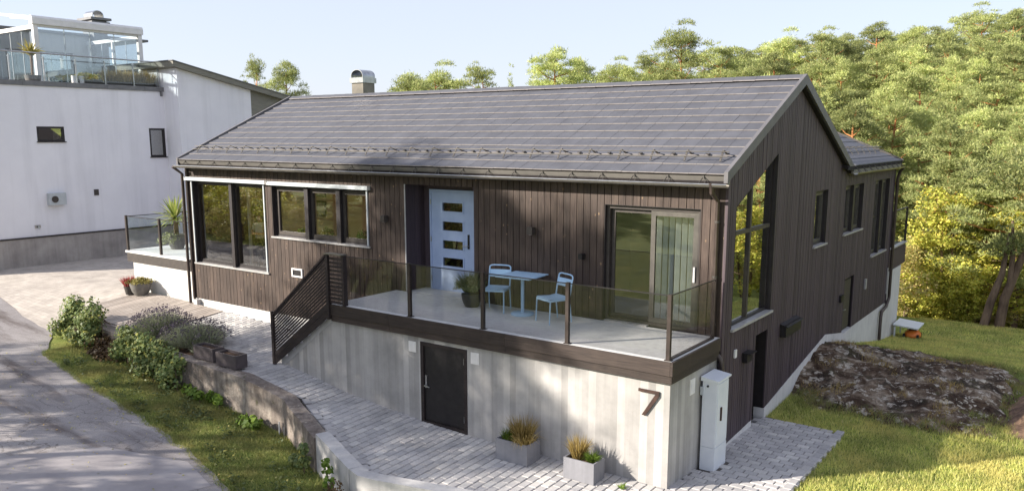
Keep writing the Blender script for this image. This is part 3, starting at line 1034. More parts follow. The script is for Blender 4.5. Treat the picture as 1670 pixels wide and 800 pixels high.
def window(name, u0, u1, z0, z1, axis, frame_mat, glass, mulls=(), recess=.09, fw=.055, sash=None, sash_mat=None, trans=(), sill=True, label=None, wide=.11):
    """frame in a reveal, broad mullions, one pane per light, sill"""
    W = None
    sg = 1 if axis == 'y' else -1
    d0, d1 = sorted((sg * recess, sg * (recess + .09)))
    mb = MB()
    frame_rect(mb, u0 + .012, u1 - .012, z0 + .012, z1 - .012, fw, d0, d1, axis)
    root = mb.build(name, frame_mat, house, label=label)
    # dark reveal lining
    mb = MB()
    r0, r1 = sorted((sg * .001, sg * .24))
    for a, b, c, d in ((u0, u1, z0, z0 + .011), (u0, u1, z1 - .011, z1), (u0, u0 + .011, z0 + .011, z1 - .011), (u1 - .011, u1, z0 + .011, z1 - .011)):
        if axis == 'y': mb.box(a, b, r0, r1, c, d)
        else: mb.box(r0, r1, a, b, c, d)
    mb.build('reveal', 'black', root)
    us = [u0 + .012 + fw] + [m for m in mulls] + [u1 - .012 - fw]
    for m in mulls:
        a0, a1 = sorted((sg * .012, sg * (recess + .1)))
        mb = MB()
        if axis == 'y': mb.box(m - wide / 2, m + wide / 2, a0, a1, z0 + .014, z1 - .014)
        else: mb.box(a0, a1, m - wide / 2, m + wide / 2, z0 + .014, z1 - .014)
        mb.build('mullion', frame_mat, root)
    for k, (a, b) in enumerate(zip(us, us[1:])):
        a2 = a + (wide / 2 if k > 0 else 0)
        b2 = b - (wide / 2 if k < len(us) - 2 else 0)
        c, d = z0 + .012 + fw, z1 - .012 - fw
        if sash:
            mb = MB()
            frame_rect(mb, a2 + .002, b2 - .002, c + .002, d - .002, sash, *sorted((sg * (recess + .012), sg * (recess + .075))), axis)
            mb.build('sash', sash_mat or frame_mat, root)
            a2, b2, c, d = a2 + sash, b2 - sash, c + sash, d - sash
        bars = [c] + list(trans) + [d]
        for z_ in trans:
            mb = MB()
            e0, e1 = sorted((sg * (recess + .02), sg * (recess + .085)))
            if axis == 'y': mb.box(a2, b2, e0, e1, z_ - .03, z_ + .03)
            else: mb.box(e0, e1, a2, b2, z_ - .03, z_ + .03)
            mb.build('transom', frame_mat, root)
        for c0, d0_ in zip(bars, bars[1:]):
            c1 = c0 + (.03 if c0 in trans else 0) - .004
            e1_ = d0_ - (.03 if d0_ in trans else 0) + .004
            g0, g1 = sorted((sg * (recess + .045), sg * (recess + .057)))
            mb = MB()
            if axis == 'y': mb.box(a2 - .004, b2 + .004, g0, g1, c1, e1_)
            else: mb.box(g0, g1, a2 - .004, b2 + .004, c1, e1_)
            mb.build('pane', glass, root)
    if sill:
        mb = MB()
        s0, s1 = sorted((-sg * .045, sg * (recess + .004)))
        if axis == 'y': mb.box(u0 - .03, u1 + .03, s0, s1, z0 - .022, z0 + .0135)
        else: mb.box(s0, s1, u0 - .03, u1 + .03, z0 - .022, z0 + .0135)
        mb.build('sill', 'sill', root)
    return root

w1 = window('window', -14.71, -11.66, -.05, 2.14, 'y', 'black', 'glass', (-13.08,), fw=.05, sash=.045, sash_mat='black', label='tall two-light picture window at the left end')
w2 = window('window', -11.43, -8.125, .877, 2.127, 'y', 'black', 'glass', (-10.2, -9.12), fw=.05, sash=.075, sash_mat='greyframe', label='row of three kitchen windows', wide=.13)
for nm, par, a, b, z in (('blind_cassette', w1, -14.87, -11.56, 2.142), ('blind_cassette', w2, -11.47, -8.07, 2.13)):
    MB().prism([(-.10, z), (-.10, z + .05), (-.075, z + .085), (-.006, z + .085), (-.006, z)], a, b, 'x').build(nm, 'cassette', par)
    [MB().box(e, e + .01, -.105, -.003, z - .005, z + .09).build('cassette_end', 'white', par) for e in (a - .012, b + .002)]
for par, u, z0, z1 in ((w1, -14.69, -.03, 2.14), (w1, -11.70, -.03, 2.14), (w2, -8.16, .9, 2.13)):
    MB().box(u - .015, u + .02, -.03, -.004, z0, z1).build('guide_rail', 'cassette', par)

# sliding terrace door
sl = MB()
frame_rect(sl, -2.23, -.444, .012, 2.09, .06, .07, .20, 'y')
slider = sl.build('sliding_door', 'greyframe', house, label='wide glazed sliding door with vertical blinds')
mb = MB()
for a, b, c, d in ((-2.24, -.434, 2.092, 2.10), (-2.24, -2.231, .012, 2.09), (-.443, -.434, .012, 2.09)):
    mb.box(a, b, .002, .22, c, d)
mb.build('reveal', 'black', slider)
mb = MB(); frame_rect(mb, -2.16, -1.33, .075, 2.025, .065, .14, .18, 'y'); mb.build('fixed_leaf', 'greyframe', slider)
MB().box(-2.10, -1.39, .155, .165, .13, 1.965).build('pane', 'glass', slider)
mb = MB(); frame_rect(mb, -1.37, -.505, .075, 2.025, .085, .085, .13, 'y'); mb.build('sliding_leaf', 'aluframe', slider)
MB().box(-1.29, -.585, .10, .11, .155, 1.945).build('pane', 'glass', slider)
MB().box(-.56, -.53, .055, .083, .86, 1.12).build('handle', 'white', slider)
MB().box(-2.2, -1.35, -.03, .068, .004, .028).build('threshold', 'sill', slider)
for k in range(7):
    xx = -1.36 + k * .118
    mb = MB()
    mb.add([(xx, .30, .06), (xx + .07, .36, .06), (xx + .07, .36, 1.98), (xx, .30, 1.98), (xx + .004, .296, .06), (xx + .074, .356, .06), (xx + .074, .356, 1.98), (xx + .004, .296, 1.98)],
           [(0, 1, 2, 3), (4, 7, 6, 5), (0, 3, 7, 4), (1, 5, 6, 2), (0, 4, 5, 1), (3, 2, 6, 7)])
    mb.build('blind_slat', 'blind', slider)

# entrance niche with the grey-blue door
niche = MB().box(-7.05, -5.18, .60, .66, 0.0, 2.29).box(-7.11, -7.051, .028, .66, 0, 2.29).box(-5.179, -5.12, .028, .66, 0, 2.29).box(-7.11, -5.12, .20, .66, 2.291, 2.33).build('entrance_niche', 'gableboard', house)
for k in range(4):
    MB().box(-7.05, -7.03, .004 + k * .148, .148 + k * .148, .012, 2.285).build('cladding_board', 'gableboard', niche)
    MB().box(-5.20, -5.18, .004 + k * .148, .148 + k * .148, .012, 2.285).build('cladding_board', 'gableboard', niche)
MB().box(-7.052, -7.03, -.016, .002, .012, 2.29).build('corner_trim', 'sill', niche)
MB().box(-7.03, -5.2, .004, .595, 0.004, .012).build('niche_floor', 'concrete_deck', niche)
dx0, dx1 = -6.79, -5.60
door = MB()
frame_rect(door, dx0 - .04, dx1 + .04, .014, 2.17, .045, .53, .60, 'y')
door = door.build('front_door', 'bluedoor', house, label='grey-blue front door with four slot windows')
gz = [(.55, .73), (.92, 1.10), (1.31, 1.50), (1.72, 1.90)]
gops = [(-6.47, -5.92, a, b) for a, b in gz]
mb = MB()
for a, b, z0, z1 in cut_cols(dx0 + .008, dx1 - .008, gops, lambda x: .03, lambda x: 2.12):
    mb.box(a, b, .545, .595, z0, z1)
mb.build('door_leaf', 'bluedoor', door)
for a, b in gz:
    mb = MB(); frame_rect(mb, -6.50, -5.89, a - .03, b + .03, .03, .532, .544, 'y'); mb.build('glazing_bead', 'bluedoor', door)
    MB().box(-6.47, -5.92, .565, .575, a, b).build('pane', 'door_glass', door)
MB().box(-5.785, -5.745, .525, .544, .96, 1.26).build('lock_plate', 'blackm', door)
MB().tube([(-5.765, .54, 1.02), (-5.765, .49, 1.02), (-5.89, .49, 1.02)], .011, 8).build('handle', 'steel', door, smooth=True)
for z in (.2, 1.05, 1.85):
    MB().tube([(dx0 - .002, .525, z), (dx0 - .002, .525, z + .11)], .012, 8).build('hinge', 'steel', door, smooth=True)

# --- gable / side wall (x = 0)
bigw = (.442, 2.439, .042, 2.132, 2.981)              # y0 y1 z0 ztop(y0) ztop(y1)
sops = [(4.956, 5.896, .963, 2.15), (7.356, 9.091, .999, 2.15), (10.322, 12.03, .142, 2.15), (1.72, 2.36, -2.1, -.30), (7.85, 8.76, -1.48, -.12)]
def clad_bottom(y):
    if y < 1.72: return interp(y, [0, .5, 1.72], [-1.98, -1.98, -1.90])
    if y < 2.36: return -2.0
    if y < 8.76: return interp(y, [2.36, 2.6, 6.4, 7.85], [-1.86, -1.82, -1.20, -1.44])
    return -1.47
def clad_top(y):
    if y < YB - .02: return roof_z(y) - .115
    return 2.47
def big_top(y):
    return bigw[3] + (bigw[4] - bigw[3]) * (y - bigw[0]) / (bigw[1] - bigw[0])
def side_cols(y0, y1):
    out = []
    by = sorted({y0, y1} | {e for o in sops for e in o[:2] if y0 < e < y1} | {e for e in (bigw[0], bigw[1], YR, YB - .02) if y0 < e < y1})
    for a, b in zip(by, by[1:]):
        if b - a < .003: continue
        m = (a + b) / 2
        cuts = sorted([(o[2], o[2], o[3], o[3]) for o in sops if o[0] < m < o[1]] + ([(bigw[2], bigw[2], big_top(a), big_top(b))] if bigw[0] < m < bigw[1] else []))
        cb = clad_bottom
        za, zb = cb(a + .001), cb(b - .001)
        ta, tb = clad_top(a + .001), clad_top(b - .001)
        for c in cuts:
            if c[0] > za + .005: out.append((a, b, za, zb, c[0], c[1]))
            za, zb = c[2], c[3]
        if ta > za + .005: out.append((a, b, za, zb, ta, tb))
    return out
def side_piece(mb, a, b, za, zb, ta, tb, x0, x1):
    mb.add([(x0, a, za), (x1, a, za), (x1, b, zb), (x0, b, zb), (x0, a, ta), (x1, a, ta), (x1, b, tb), (x0, b, tb)],
           [(0, 3, 2, 1), (4, 5, 6, 7), (0, 1, 5, 4), (1, 2, 6, 5), (2, 3, 7, 6), (3, 0, 4, 7)])
mb = MB()
for c in side_cols(.03, YW):
    side_piece(mb, *c, -.20, -.026)
swall = mb.build('side_wall', 'darkvoid', house)
# the boards of the side wall are a few pixels wide in the picture: one mesh of real boards
mb = MB()
y = 0.0
while y < YW:
    t = random.uniform(0, .006)
    y2 = min(y + .084, YW)
    for c in side_cols(y, y2):
        side_piece(mb, *c, -.025, -t)
    y += .094
mb.build('side_cladding', 'gableboard', swall, kind='stuff')
MB().box(-.004, .022, -.004, .095, -1.98, 2.60).build('corner_board', 'gableboard', house)
# white foundation below the cladding
fp = [(.0, -2.4), (.0, -1.985), (.5, -1.985), (1.72, -1.905), (1.72, -2.4)]
MB().prism(fp, -.2, -.012, 'x').build('foundation', 'found', house)
fp = [(2.36, -2.6), (2.36, -1.865), (2.6, -1.825), (6.4, -1.205), (7.85, -1.445), (7.85, -2.6)]
MB().prism(fp, -.2, .008, 'x').build('foundation', 'found', house)
fp = [(7.85, -3.2), (7.85, -1.50), (8.76, -1.50), (8.76, -1.475), (12.72, -1.475), (12.82, -1.475), (12.82, -.6), (14.55, -.6), (14.55, -3.3)]
MB().prism(fp, -.2, -.005, 'x').build('foundation', 'found', house)
MB().box(-5, -.2, 14.3, 14.55, -3.3, -.6).build('foundation', 'found', house)

# big sloped window
t0 = bigw
def slope_rect(mb, y0, y1, zb, w, x0, x1):
    """frame of a four-sided window with a sloping head"""
    n0, n1 = big_top(y0), big_top(y1)
    mb.box(x0, x1, y0, y1, zb, zb + w)
    for a, b in ((y0, y0 + w), (y1 - w, y1)):
        side_piece(mb, a, b, zb + w, zb + w, big_top(a) - w, big_top(b) - w, x0, x1)
    side_piece(mb, y0, y1, big_top(y0) - w, big_top(y1) - w, big_top(y0) - .001, big_top(y1) - .001, x0, x1)
mb = MB(); slope_rect(mb, t0[0] + .012, t0[1] - .012, t0[2] + .012, .055, -.17, -.09)
bw = mb.build('window', 'black', house, label='tall window with sloping head under the gable')
mb = MB()
side_piece(mb, t0[1] - .011, t0[1], t0[2], t0[2], big_top(t0[1] - .011), big_top(t0[1]), -.24, -.002)
side_piece(mb, t0[0], t0[0] + .011, t0[2], t0[2], big_top(t0[0]), big_top(t0[0] + .011), -.24, -.002)
side_piece(mb, t0[0] + .011, t0[1] - .011, big_top(t0[0]) - .012, big_top(t0[1]) - .012, big_top(t0[0]), big_top(t0[1]), -.24, -.002)
mb.build('reveal', 'black', bw)
ym, zt = 1.36, 1.66
mb = MB(); side_piece(mb, ym - .035, ym + .035, t0[2] + .067, t0[2] + .067, big_top(ym - .035) - .06, big_top(ym + .035) - .06, -.16, -.075); mb.build('mullion', 'greyframe', bw)
MB().box(-.155, -.078, t0[0] + .067, ym - .035, zt - .035, zt + .035).build('transom', 'greyframe', bw)
MB().box(-.155, -.078, ym + .035, t0[1] - .067, zt - .035, zt + .035).build('transom', 'greyframe', bw)
for a, b in ((t0[0] + .06, ym - .03), (ym + .03, t0[1] - .06)):
    MB().box(-.127, -.115, a, b, t0[2] + .06, zt - .03).build('pane', 'gable_glass', bw)
    mb = MB(); side_piece(mb, a, b, zt + .03, zt + .03, big_top(a) - .06, big_top(b) - .06, -.127, -.115); mb.build('pane', 'gable_glass', bw)
MB().box(-.10, .045, t0[0] - .03, t0[1] + .03, t0[2] - .03, t0[2] + .0135).build('sill', 'sill', bw)
window('window', 4.956, 5.896, .963, 2.15, 'x', 'black', 'gable_glass', (), recess=.08, sash=.05, sash_mat='aluframe', label='single window right of the tall gable window')
window('window', 7.356, 9.091, .999, 2.15, 'x', 'black', 'gable_glass', (8.22,), recess=.08, sash=.05, sash_mat='aluframe', label='two-light window under the rear eave', wide=.16)
window('window', 10.322, 12.03, .142, 2.15, 'x', 'black', 'gable_glass', (11.2,), recess=.08, sash=.05, sash_mat='aluframe', trans=(1.15,), label='tall four-light window nearest the rear corner', wide=.12)
# cellar door niche and back door
MB().box(-.55, -.5, 1.72, 2.36, -2.05, -.30).box(-.55, -.201, 1.66, 1.72, -2.05, -.30).box(-.55, -.201, 2.36, 2.42, -2.05, -.3).box(-.55, -.2, 1.66, 2.42, -.30, -.25).build('side_entrance', 'darkvoid', house, label='dark side door opening beside the paving')
bd = MB().box(-.12, -.08, 7.87, 8.74, -1.46, -.14).build('back_door', 'black', house, label='narrow dark back door in the side wall')
MB().box(-.079, -.06, 7.93, 8.68, -1.40, -.20).build('door_panel', 'greyframe', bd)
MB().tube([(-.06, 8.05, -.92), (-.02, 8.05, -.92), (-.02, 8.18, -.92)], .013, 8).build('handle', 'steel', bd, smooth=True)

# --- roof
roof = MB().add([(XL + .18, YE + .02, ZE - .06), (.09, YE + .02, ZE - .06), (.09, YR, ZR_ - .06), (XL + .18, YR, ZR_ - .06), (XL + .18, YB, roof_z(YB) - .06), (.09, YB, roof_z(YB) - .06),
                 (XL + .18, YE + .02, ZE - .16), (.09, YE + .02, ZE - .16), (.09, YR, ZR_ - .16), (XL + .18, YR, ZR_ - .16), (XL + .18, YB, roof_z(YB) - .16), (.09, YB, roof_z(YB) - .16)],
                [(0, 1, 2, 3), (3, 2, 5, 4), (6, 9, 8, 7), (9, 10, 11, 8), (0, 6, 7, 1), (4, 5, 11, 10), (1, 7, 8, 2), (2, 8, 11, 5), (0, 3, 9, 6), (3, 4, 10, 9)]).build('roof', 'darkvoid', house)
RX0, RX1 = XL + .25, .06
NC = 12
pitch = (YR - .06 - YE) / NC
ang = math.atan(SL)
TW = .302
tl = pitch / math.cos(ang) + .05
tile_mesh = MB().add([(0, 0, -.022), (TW - .004, 0, -.022), (TW - .004, tl, -.030), (0, tl, -.030), (0, .004, 0), (TW - .004, .004, 0), (TW - .004, tl, -.010), (0, tl, -.010), (0, -.003, -.012), (TW - .004, -.003, -.012)],
                     [(0, 3, 2, 1), (4, 5, 6, 7), (8, 9, 5, 4), (0, 1, 9, 8), (1, 2, 6, 5), (1, 5, 9), (2, 3, 7, 6), (3, 0, 4, 7), (0, 8, 4)]).mesh('roof_tile')
tile_mesh.materials.append(M['tile'])
tile_mesh.materials.append(M['tileedge'])
for f in tile_mesh.polygons:
    if f.center.y < .002 and len(f.vertices) == 4 and f.area < .02:
        f.material_index = 1
tiles = []
ntx = int((RX1 - RX0) / TW)
for c in range(NC):
    for k in range(ntx + 1):
        x0 = RX1 - (k + 1) * TW + (TW / 2 if c % 2 else 0) * 0
        tiles.append((x0, YE - .015 + c * pitch))
tiles.sort(key=lambda p: (Vector((p[0] - 4.957, p[1] + 12.759)).length) - 1.2 * (p[1] < 1))
rest = MB()
ridx = []
for n_, (x0, y0) in enumerate(tiles):
    if x0 < RX0 - .16: continue
    mw = Matrix.Translation((x0, y0, ZE + SL * (y0 - YE) + .012 + random.uniform(-.002, .002))) @ Matrix.Rotation(ang - .028 + random.uniform(-.003, .003), 4, 'X')
    if n_ < 300:
        o = link('roof_tile', tile_mesh, None, roof)
        o.matrix_basis = mw
    else:
        b = len(rest.v)
        for v in tile_mesh.vertices:
            q = mw @ v.co
            rest.v.append((q.x, q.y, q.z))
        for f in tile_mesh.polygons:
            rest.f.append(tuple(b + k for k in f.vertices))
            ridx.append(f.material_index)
me = bpy.data.meshes.new('roof_tile_field')
me.from_pydata(rest.v, [], rest.f)
me.materials.append(M['tile']); me.materials.append(M['tileedge'])
me.polygons.foreach_set('material_index', ridx)
link('roof_tile_field', me, None, roof, kind='stuff')
# ridge caps
cap = MB().prism([(-.14, -.075), (-.13, -.055), (-.02, .018), (.02, .018), (.13, -.055), (.14, -.075), (.10, -.075), (0, -.02), (-.10, -.075)], 0, .44, 'x').mesh('ridge_cap')
cap.materials.append(M['tile'])
cap.materials.append(M['tileedge'])
for f in cap.polygons:
    if abs(f.center.y + .135) < .004:
        f.material_index = 1
x = RX1 - .44
while x > RX0 - .3:
    o = link('ridge_cap', cap, None, roof)
    o.matrix_basis = Matrix.Translation((x, YR, ZR_ + .045)) @ Matrix.Rotation(R(.6), 4, 'Y')
    x -= .446
# barge boards / verge trim
for xa, xb in ((.06, .125), (XL + .17, XL + .235)):
    mb = MB()
    side_piece(mb, YE - .03, YR, roof_z(YE - .03) - .13, ZR_ - .13, roof_z(YE - .03) + .045, ZR_ + .065, xa, xb)
    side_piece(mb, YR, YB + .03, ZR_ - .13, roof_z(YB + .03) - .13, ZR_ + .065, roof_z(YB + .03) + .045, xa, xb)
    mb.build('verge_trim', 'verge', roof)
# fascia, gutter, hooks
MB().add([(XL + .15, YE - .02, ZE - .035), (.11, YE - .02, ZE - .035), (.11, YE + .05, ZE - .175), (XL + .15, YE + .05, ZE - .175), (XL + .15, YE + .1, ZE - .035), (.11, YE + .1, ZE - .035), (.11, YE + .1, ZE - .175), (XL + .15, YE + .1, ZE - .175)],
         [(0, 3, 2, 1), (0, 1, 5, 4), (3, 7, 6, 2), (1, 2, 6, 5), (0, 4, 7, 3), (4, 5, 6, 7)]).build('eave_flashing', 'flashing', roof)
gpts = [(math.cos(a), math.sin(a)) for a in np.linspace(math.pi, 2 * math.pi, 9)]
gc = (YE - .035, ZE - .165)
prof = [(gc[0] + .062 * c, gc[1] + .055 * s) for c, s in gpts] + [(gc[0] + .057 * c, gc[1] + .050 * s) for c, s in gpts[::-1]]
gut = MB().prism(prof, XL + .12, .13, 'x').build('gutter', 'metal_gutter', roof)
MB().tube([(XL + .12, gc[0] - .062, gc[1] + .003), (.13, gc[0] - .062, gc[1] + .003)], .009, 6).build('gutter_lip', 'steel', roof, smooth=True)
x = -.28
while x > XL + .2:
    MB().bar((x, YE - .01, ZE - .04), (x - .05, gc[0] - .058, gc[1] + .012), .006, .012).bar((x, YE - .01, ZE - .04), (x + .05, gc[0] - .058, gc[1] + .012), .006, .012).box(x - .012, x + .012, YE - .03, YE + .0, ZE - .07, ZE - .03).build('gutter_hook', 'metal_dark', roof)
    x -= .615
MB().box(XL + .02, .02, YE + .08, .0, ZE - .2, ZE - .165).build('soffit', 'darkvoid', roof)
# snow guard
x = -.16
yb = .06
while x > XL + .2:
    zb = roof_z(yb) + .02
    MB().bar((x, yb - .03, zb), (x, yb + .10, zb + .18), .012, .032, (1, 0, 0)).bar((x, yb + .10, zb + .18), (x, yb + .26, zb + .115), .012, .032, (1, 0, 0)).box(x - .02, x + .02, yb + .24, yb + .32, zb + .11, zb + .13).build('snow_guard_bracket', 'metal_dark', roof)
    MB().box(x - .34, x - .28, yb + .2, yb + .25, zb + .105, zb + .125).build('snow_guard_clip', 'black', roof)
    x -= .62
for dy, dz in ((.015, .075), (.075, .155)):
    MB().tube([(XL + .35, yb + dy - .012, roof_z(yb) + .02 + dz), (-.05, yb + dy - .012, roof_z(yb) + .02 + dz)], .008, 6).build('snow_guard_rail', 'metal_gutter', roof, smooth=True)
# chimney
cx, cy = -12.25, 3.95
ch = MB().box(cx - .22, cx + .22, cy - .22, cy + .22, 3.9, 4.86).build('chimney', 'metal_gutter', roof)
MB().box(cx - .26, cx + .26, cy - .26, cy + .26, 4.74, 4.88).build('chimney_collar', 'steel', roof)
arch = [(cx - .23, 4.881), (cx - .23, 4.94)] + [(cx - .23 * math.cos(a), 4.94 + .16 * math.sin(a)) for a in np.linspace(.15, math.pi - .15, 10)] + [(cx + .23, 4.94), (cx + .23, 4.881), (cx + .215, 4.881), (cx + .215, 4.94)] + [(cx + .215 * math.cos(a), 4.94 + .145 * math.sin(a)) for a in np.linspace(.15, math.pi - .15, 10)] + [(cx - .215, 4.94), (cx - .215, 4.881)]
MB().prism(arch, cy - .24, cy + .24, 'y').build('chimney_cowl', 'steel', roof, smooth=True)

# rear wing roof, eave along the side wall
WZ, WP = 2.60, .41
wy0, wy1 = 6.9, YW + .02
mb = MB()
wroof = mb.add([(.13, wy0, WZ), (.13, wy1, WZ), (-3.0, wy1, WZ + WP * 3.13), (-3.0, wy0, WZ + WP * 3.13), (.13, wy0, WZ - .08), (.13, wy1, WZ - .08), (-3.0, wy1, WZ + WP * 3.13 - .08), (-3.0, wy0, WZ + WP * 3.13 - .08)],
               [(0, 1, 2, 3), (4, 7, 6, 5), (0, 4, 5, 1), (1, 5, 6, 2), (2, 6, 7, 3), (3, 7, 4, 0)]).add([(-3.0, wy0, WZ + WP * 3.13), (-3.0, wy1, WZ + WP * 3.13), (-6.2, wy1, WZ), (-6.2, wy0, WZ)], [(0, 1, 2, 3)]).build('rear_wing_roof', 'darkvoid', house)
for c in range(9):
    a = .15 - c * .31
    for k in range(19):
        yk = wy1 - .02 - (k + 1) * .302
        if yk < YR: continue
        if yk < YB and roof_z(yk) > WZ + WP * (.13 - a): continue
        mb = MB()
        z0 = WZ + WP * (.13 - a) + .035
        z1 = WZ + WP * (.13 - a + .35) + .020
        mb.add([(a, yk, z0 - .02), (a, yk + .298, z0 - .02), (a - .35, yk + .298, z1 - .02), (a - .35, yk, z1 - .02), (a, yk, z0), (a, yk + .298, z0), (a - .35, yk + .298, z1), (a - .35, yk, z1)],
               [(0, 3, 2, 1), (4, 5, 6, 7), (0, 1, 5, 4), (1, 2, 6, 5), (2, 3, 7, 6), (3, 0, 4, 7)])
        mb.build('roof_tile', 'tile', wroof)
MB().box(.09, .125, YB - .05, wy1 + .03, WZ - .17, WZ - .01).build('eave_flashing', 'flashing', wroof)
prof = [(.185 + .058 * c, WZ - .15 + .052 * s) for c, s in gpts] + [(.185 + .053 * c, WZ - .15 + .047 * s) for c, s in gpts[::-1]]
MB().prism(prof, YB - .02, wy1 + .05, 'y').build('gutter', 'metal_gutter', wroof)
for k in range(9):
    yk = YB + .2 + k * .6
    MB().bar((.128, yk, WZ - .02), (.24, yk + .07, WZ - .145), .006, .012).bar((.128, yk, WZ - .02), (.24, yk - .07, WZ - .145), .006, .012).build('gutter_hook', 'metal_dark', wroof)
for k in range(8):
    yk = YB + .35 + k * .62
    z0 = WZ + WP * .45 + .05
    MB().bar((-.30, yk, z0), (-.42, yk, z0 + .19), .02, .010, (0, 1, 0)).bar((-.42, yk, z0 + .19), (-.58, yk, z0 + .14), .02, .010, (0, 1, 0)).build('snow_guard_bracket', 'metal_dark', wroof)
for dz, dx in ((.08, -.34), (.15, -.39)):
    MB().tube([(dx, YB - .3, WZ + WP * .45 + .05 + dz), (dx, wy1 - .1, WZ + WP * .45 + .05 + dz)], .011, 6).build('snow_guard_rail', 'metal_dark', wroof, smooth=True)
MB().bar((.16, wy1 + .02, WZ - .03), (-3.0, wy1 + .02, WZ + WP * 3.13 - .0), .05, .16).build('verge_trim', 'metal_dark', wroof)

# rear balcony beyond the wing
MB().box(-4, -.02, YW + .01, 15.05, -.04, .05).box(-4, -.003, 14.95, 15.08, -.58, -.04).build('rear_balcony', 'gableboard', house)
MB().box(-.05, -.004, YW + .02, 14.94, -.58, -.041).build('balcony_fascia', 'gableboard', house)
MB().box(-.1, .03, YW + .1, 15.1, .052, .085).build('balcony_rail_base', 'sill', house)
for yy in (13.05, 15.03):
    MB().box(-.07, -.01, yy - .03, yy + .03, .086, 1.12).build('balcony_post', 'post', house)
MB().box(-.046, -.034, 13.09, 14.99, .11, 1.08).build('balcony_pane', 'clear_glass', house)
MB().box(-3.9, -.08, 15.01, 15.022, .11, 1.08).build('balcony_pane', 'clear_glass', house)
MB().box(-.065, -.015, 13.0, 15.06, 1.121, 1.15).build('balcony_handrail', 'black', house)

# remaining shell and interior
MB().box(XL, XL + .2, .201, 7.3, -1.7, 2.75).build('end_wall', 'gableboard', house)
MB().prism([(.2, 2.751), (7.3, 2.751), (YR, ZR_ - .17)], XL + .19, XL + .35, 'x').build('end_gable', 'gableboard', house)
MB().box(XL + .2, -6, 7.1, 7.3, -1.7, 2.55).box(-6, -5.8, 7.3, YW, -2, 2.5).box(-5.8, -.21, YW - .2, YW, -2.5, 2.5).build('rear_wall', 'gableboard', house)
MB().box(XL + .21, -.21, .205, 7.09, -.40, -.28).box(-5.79, -.21, 7.09, YW - .21, -.40, -.28).build('interior_floor', 'interiorfloor', house)
MB().box(XL + .21, -.21, .67, 7.09, 2.40, 2.46).box(XL + .21, -7.12, .205, .67, 2.40, 2.46).box(-5.11, -.21, .205, .67, 2.40, 2.46).box(-5.79, -.21, 7.09, YW - .21, 2.40, 2.46).build('ceiling', 'interior', house)
MB().box(XL + .21, -8.0, 3.6, 3.7, -.28, 2.4).box(-8.0, -7.9, .205, 3.7, -.28, 2.4).box(-11.58, -11.5, .205, 1.2, -.28, 2.4).box(-4.0, -3.9, .205, 7.0, -.28, 2.4).box(-3.9, -.22, 4.2, 4.3, -.28, 2.4).build('interior_wall', 'interior', house)
MB().box(-14.40, -14.33, 1.47, 1.53, -.28, 2.39).build('sunlit_edge_strip', 'white', house)  # added white strip, stands in for sunlight on an inner wall edge
for k, (xx, zz) in enumerate(((-13.75, 1.75), (-13.75, 1.2))):
    MB().box(xx - .2, xx + .2, 3.57, 3.598, zz - .22, zz + .22).build('picture_frame', 'blackm', house)
    MB().box(xx - .14, xx + .14, 3.562, 3.569, zz - .16, zz + .16).build('picture', 'blind', house)

# downpipes
dp = MB().tube([(-.13, YE - .035, 2.47), (-.13, YE - .03, 2.40), (-.13, -.05, 2.24), (-.13, -.05, -.12), (-.10, -.05, -.22), (.02, -.06, -.33), (.06, -.05, -.42), (.06, .02, -2.02)], .038, 10).build('downpipe', 'pipe', house, smooth=True)
MB().lathe((-.13, YE - .035, 2.46), [(.035, 0), (.05, .03), (.075, .07), (.075, .085)], 12).build('outlet', 'pipe', house, smooth=True)
for z in (1.9, 1.0, .2):
    MB().lathe((-.13, -.05, z), [(.046, 0), (.046, .03)], 10).build('pipe_clip', 'metal_dark', house, smooth=True)
MB().tube([(XL - .03, YE - .02, 2.50), (XL - .03, -.06, 2.30), (XL - .03, -.06, -1.22)], .04, 10).build('downpipe', 'pipe', house, smooth=True)
MB().tube([(XL + .12, -.035, 2.45), (XL + .12, -.035, -1.15)], .03, 8).build('corner_pipe', 'pipe', house, smooth=True)
MB().box(XL + .16, XL + .32, -.10, .028, -1.25, -1.05).build('pipe_shoe', 'concrete_new', house)
MB().tube([(.20, 12.62, 2.42), (.12, 12.66, 2.3), (.07, 12.68, 2.1), (.07, 12.75, -1.2), (.07, 12.75, -1.35), (.07, 12.45, -1.55), (.07, 11.9, -1.62), (.07, 11.85, -1.75), (.07, 11.85, -2.6)], .045, 10).build('downpipe', 'pipe', house, smooth=True)
MB().box(-.024, .012, 12.62, 12.67, -1.5, 2.46).build('corner_board', 'gableboard', house)
MB().box(.005, .03, 12.55, 12.6, -1.2, -.45).build('cable_cover', 'sill', house)
# ------------------------------------------------------------------ raised front terrace
ter = thing('front_terrace', 'raised concrete terrace with brown timber fascia in front of the entrance', 'terrace', (-3.8, -1, -2.02))
YF = -1.80
d2 = (-5.04, -3.94, -2.05, -.43)
mb = MB()
for a, b, z0, z1 in cut_cols(-7.28, -.05, [d2], lambda x: -2.4, lambda x: -.02):
    mb.box(a, b, YF, YF + .22, z0, z1)
mb.prism([(-8.95, -2.2), (-8.95, -1.52), (-7.28, -.28), (-7.28, -2.2)], YF, YF + .22, 'y')
mb.build('front_wall', 'concrete', ter)
MB().box(-.25, -.05, YF + .22, .02, -2.4, -.02).build('side_wall', 'concrete', ter)
MB().box(-7.28, -.05, YF + .221, .02, -.16, -.021).build('slab', 'concrete_deck', ter)
MB().box(-7.35, -.02, -1.86, -.003, -.02, .003).build('floor_slab', 'concrete_deck', ter)
for a, b in ((-7.35, -5.75), (-5.75, -3.05), (-3.05, -.02)):
    MB().box(a + .002, b - .002, -1.90, -1.861, -.21, .001).build('fascia_board', 'fascia_wood', ter)
    MB().box(a + .002, b - .002, -1.875, -1.802, -.34, -.213).build('fascia_board', 'fascia_wood', ter)
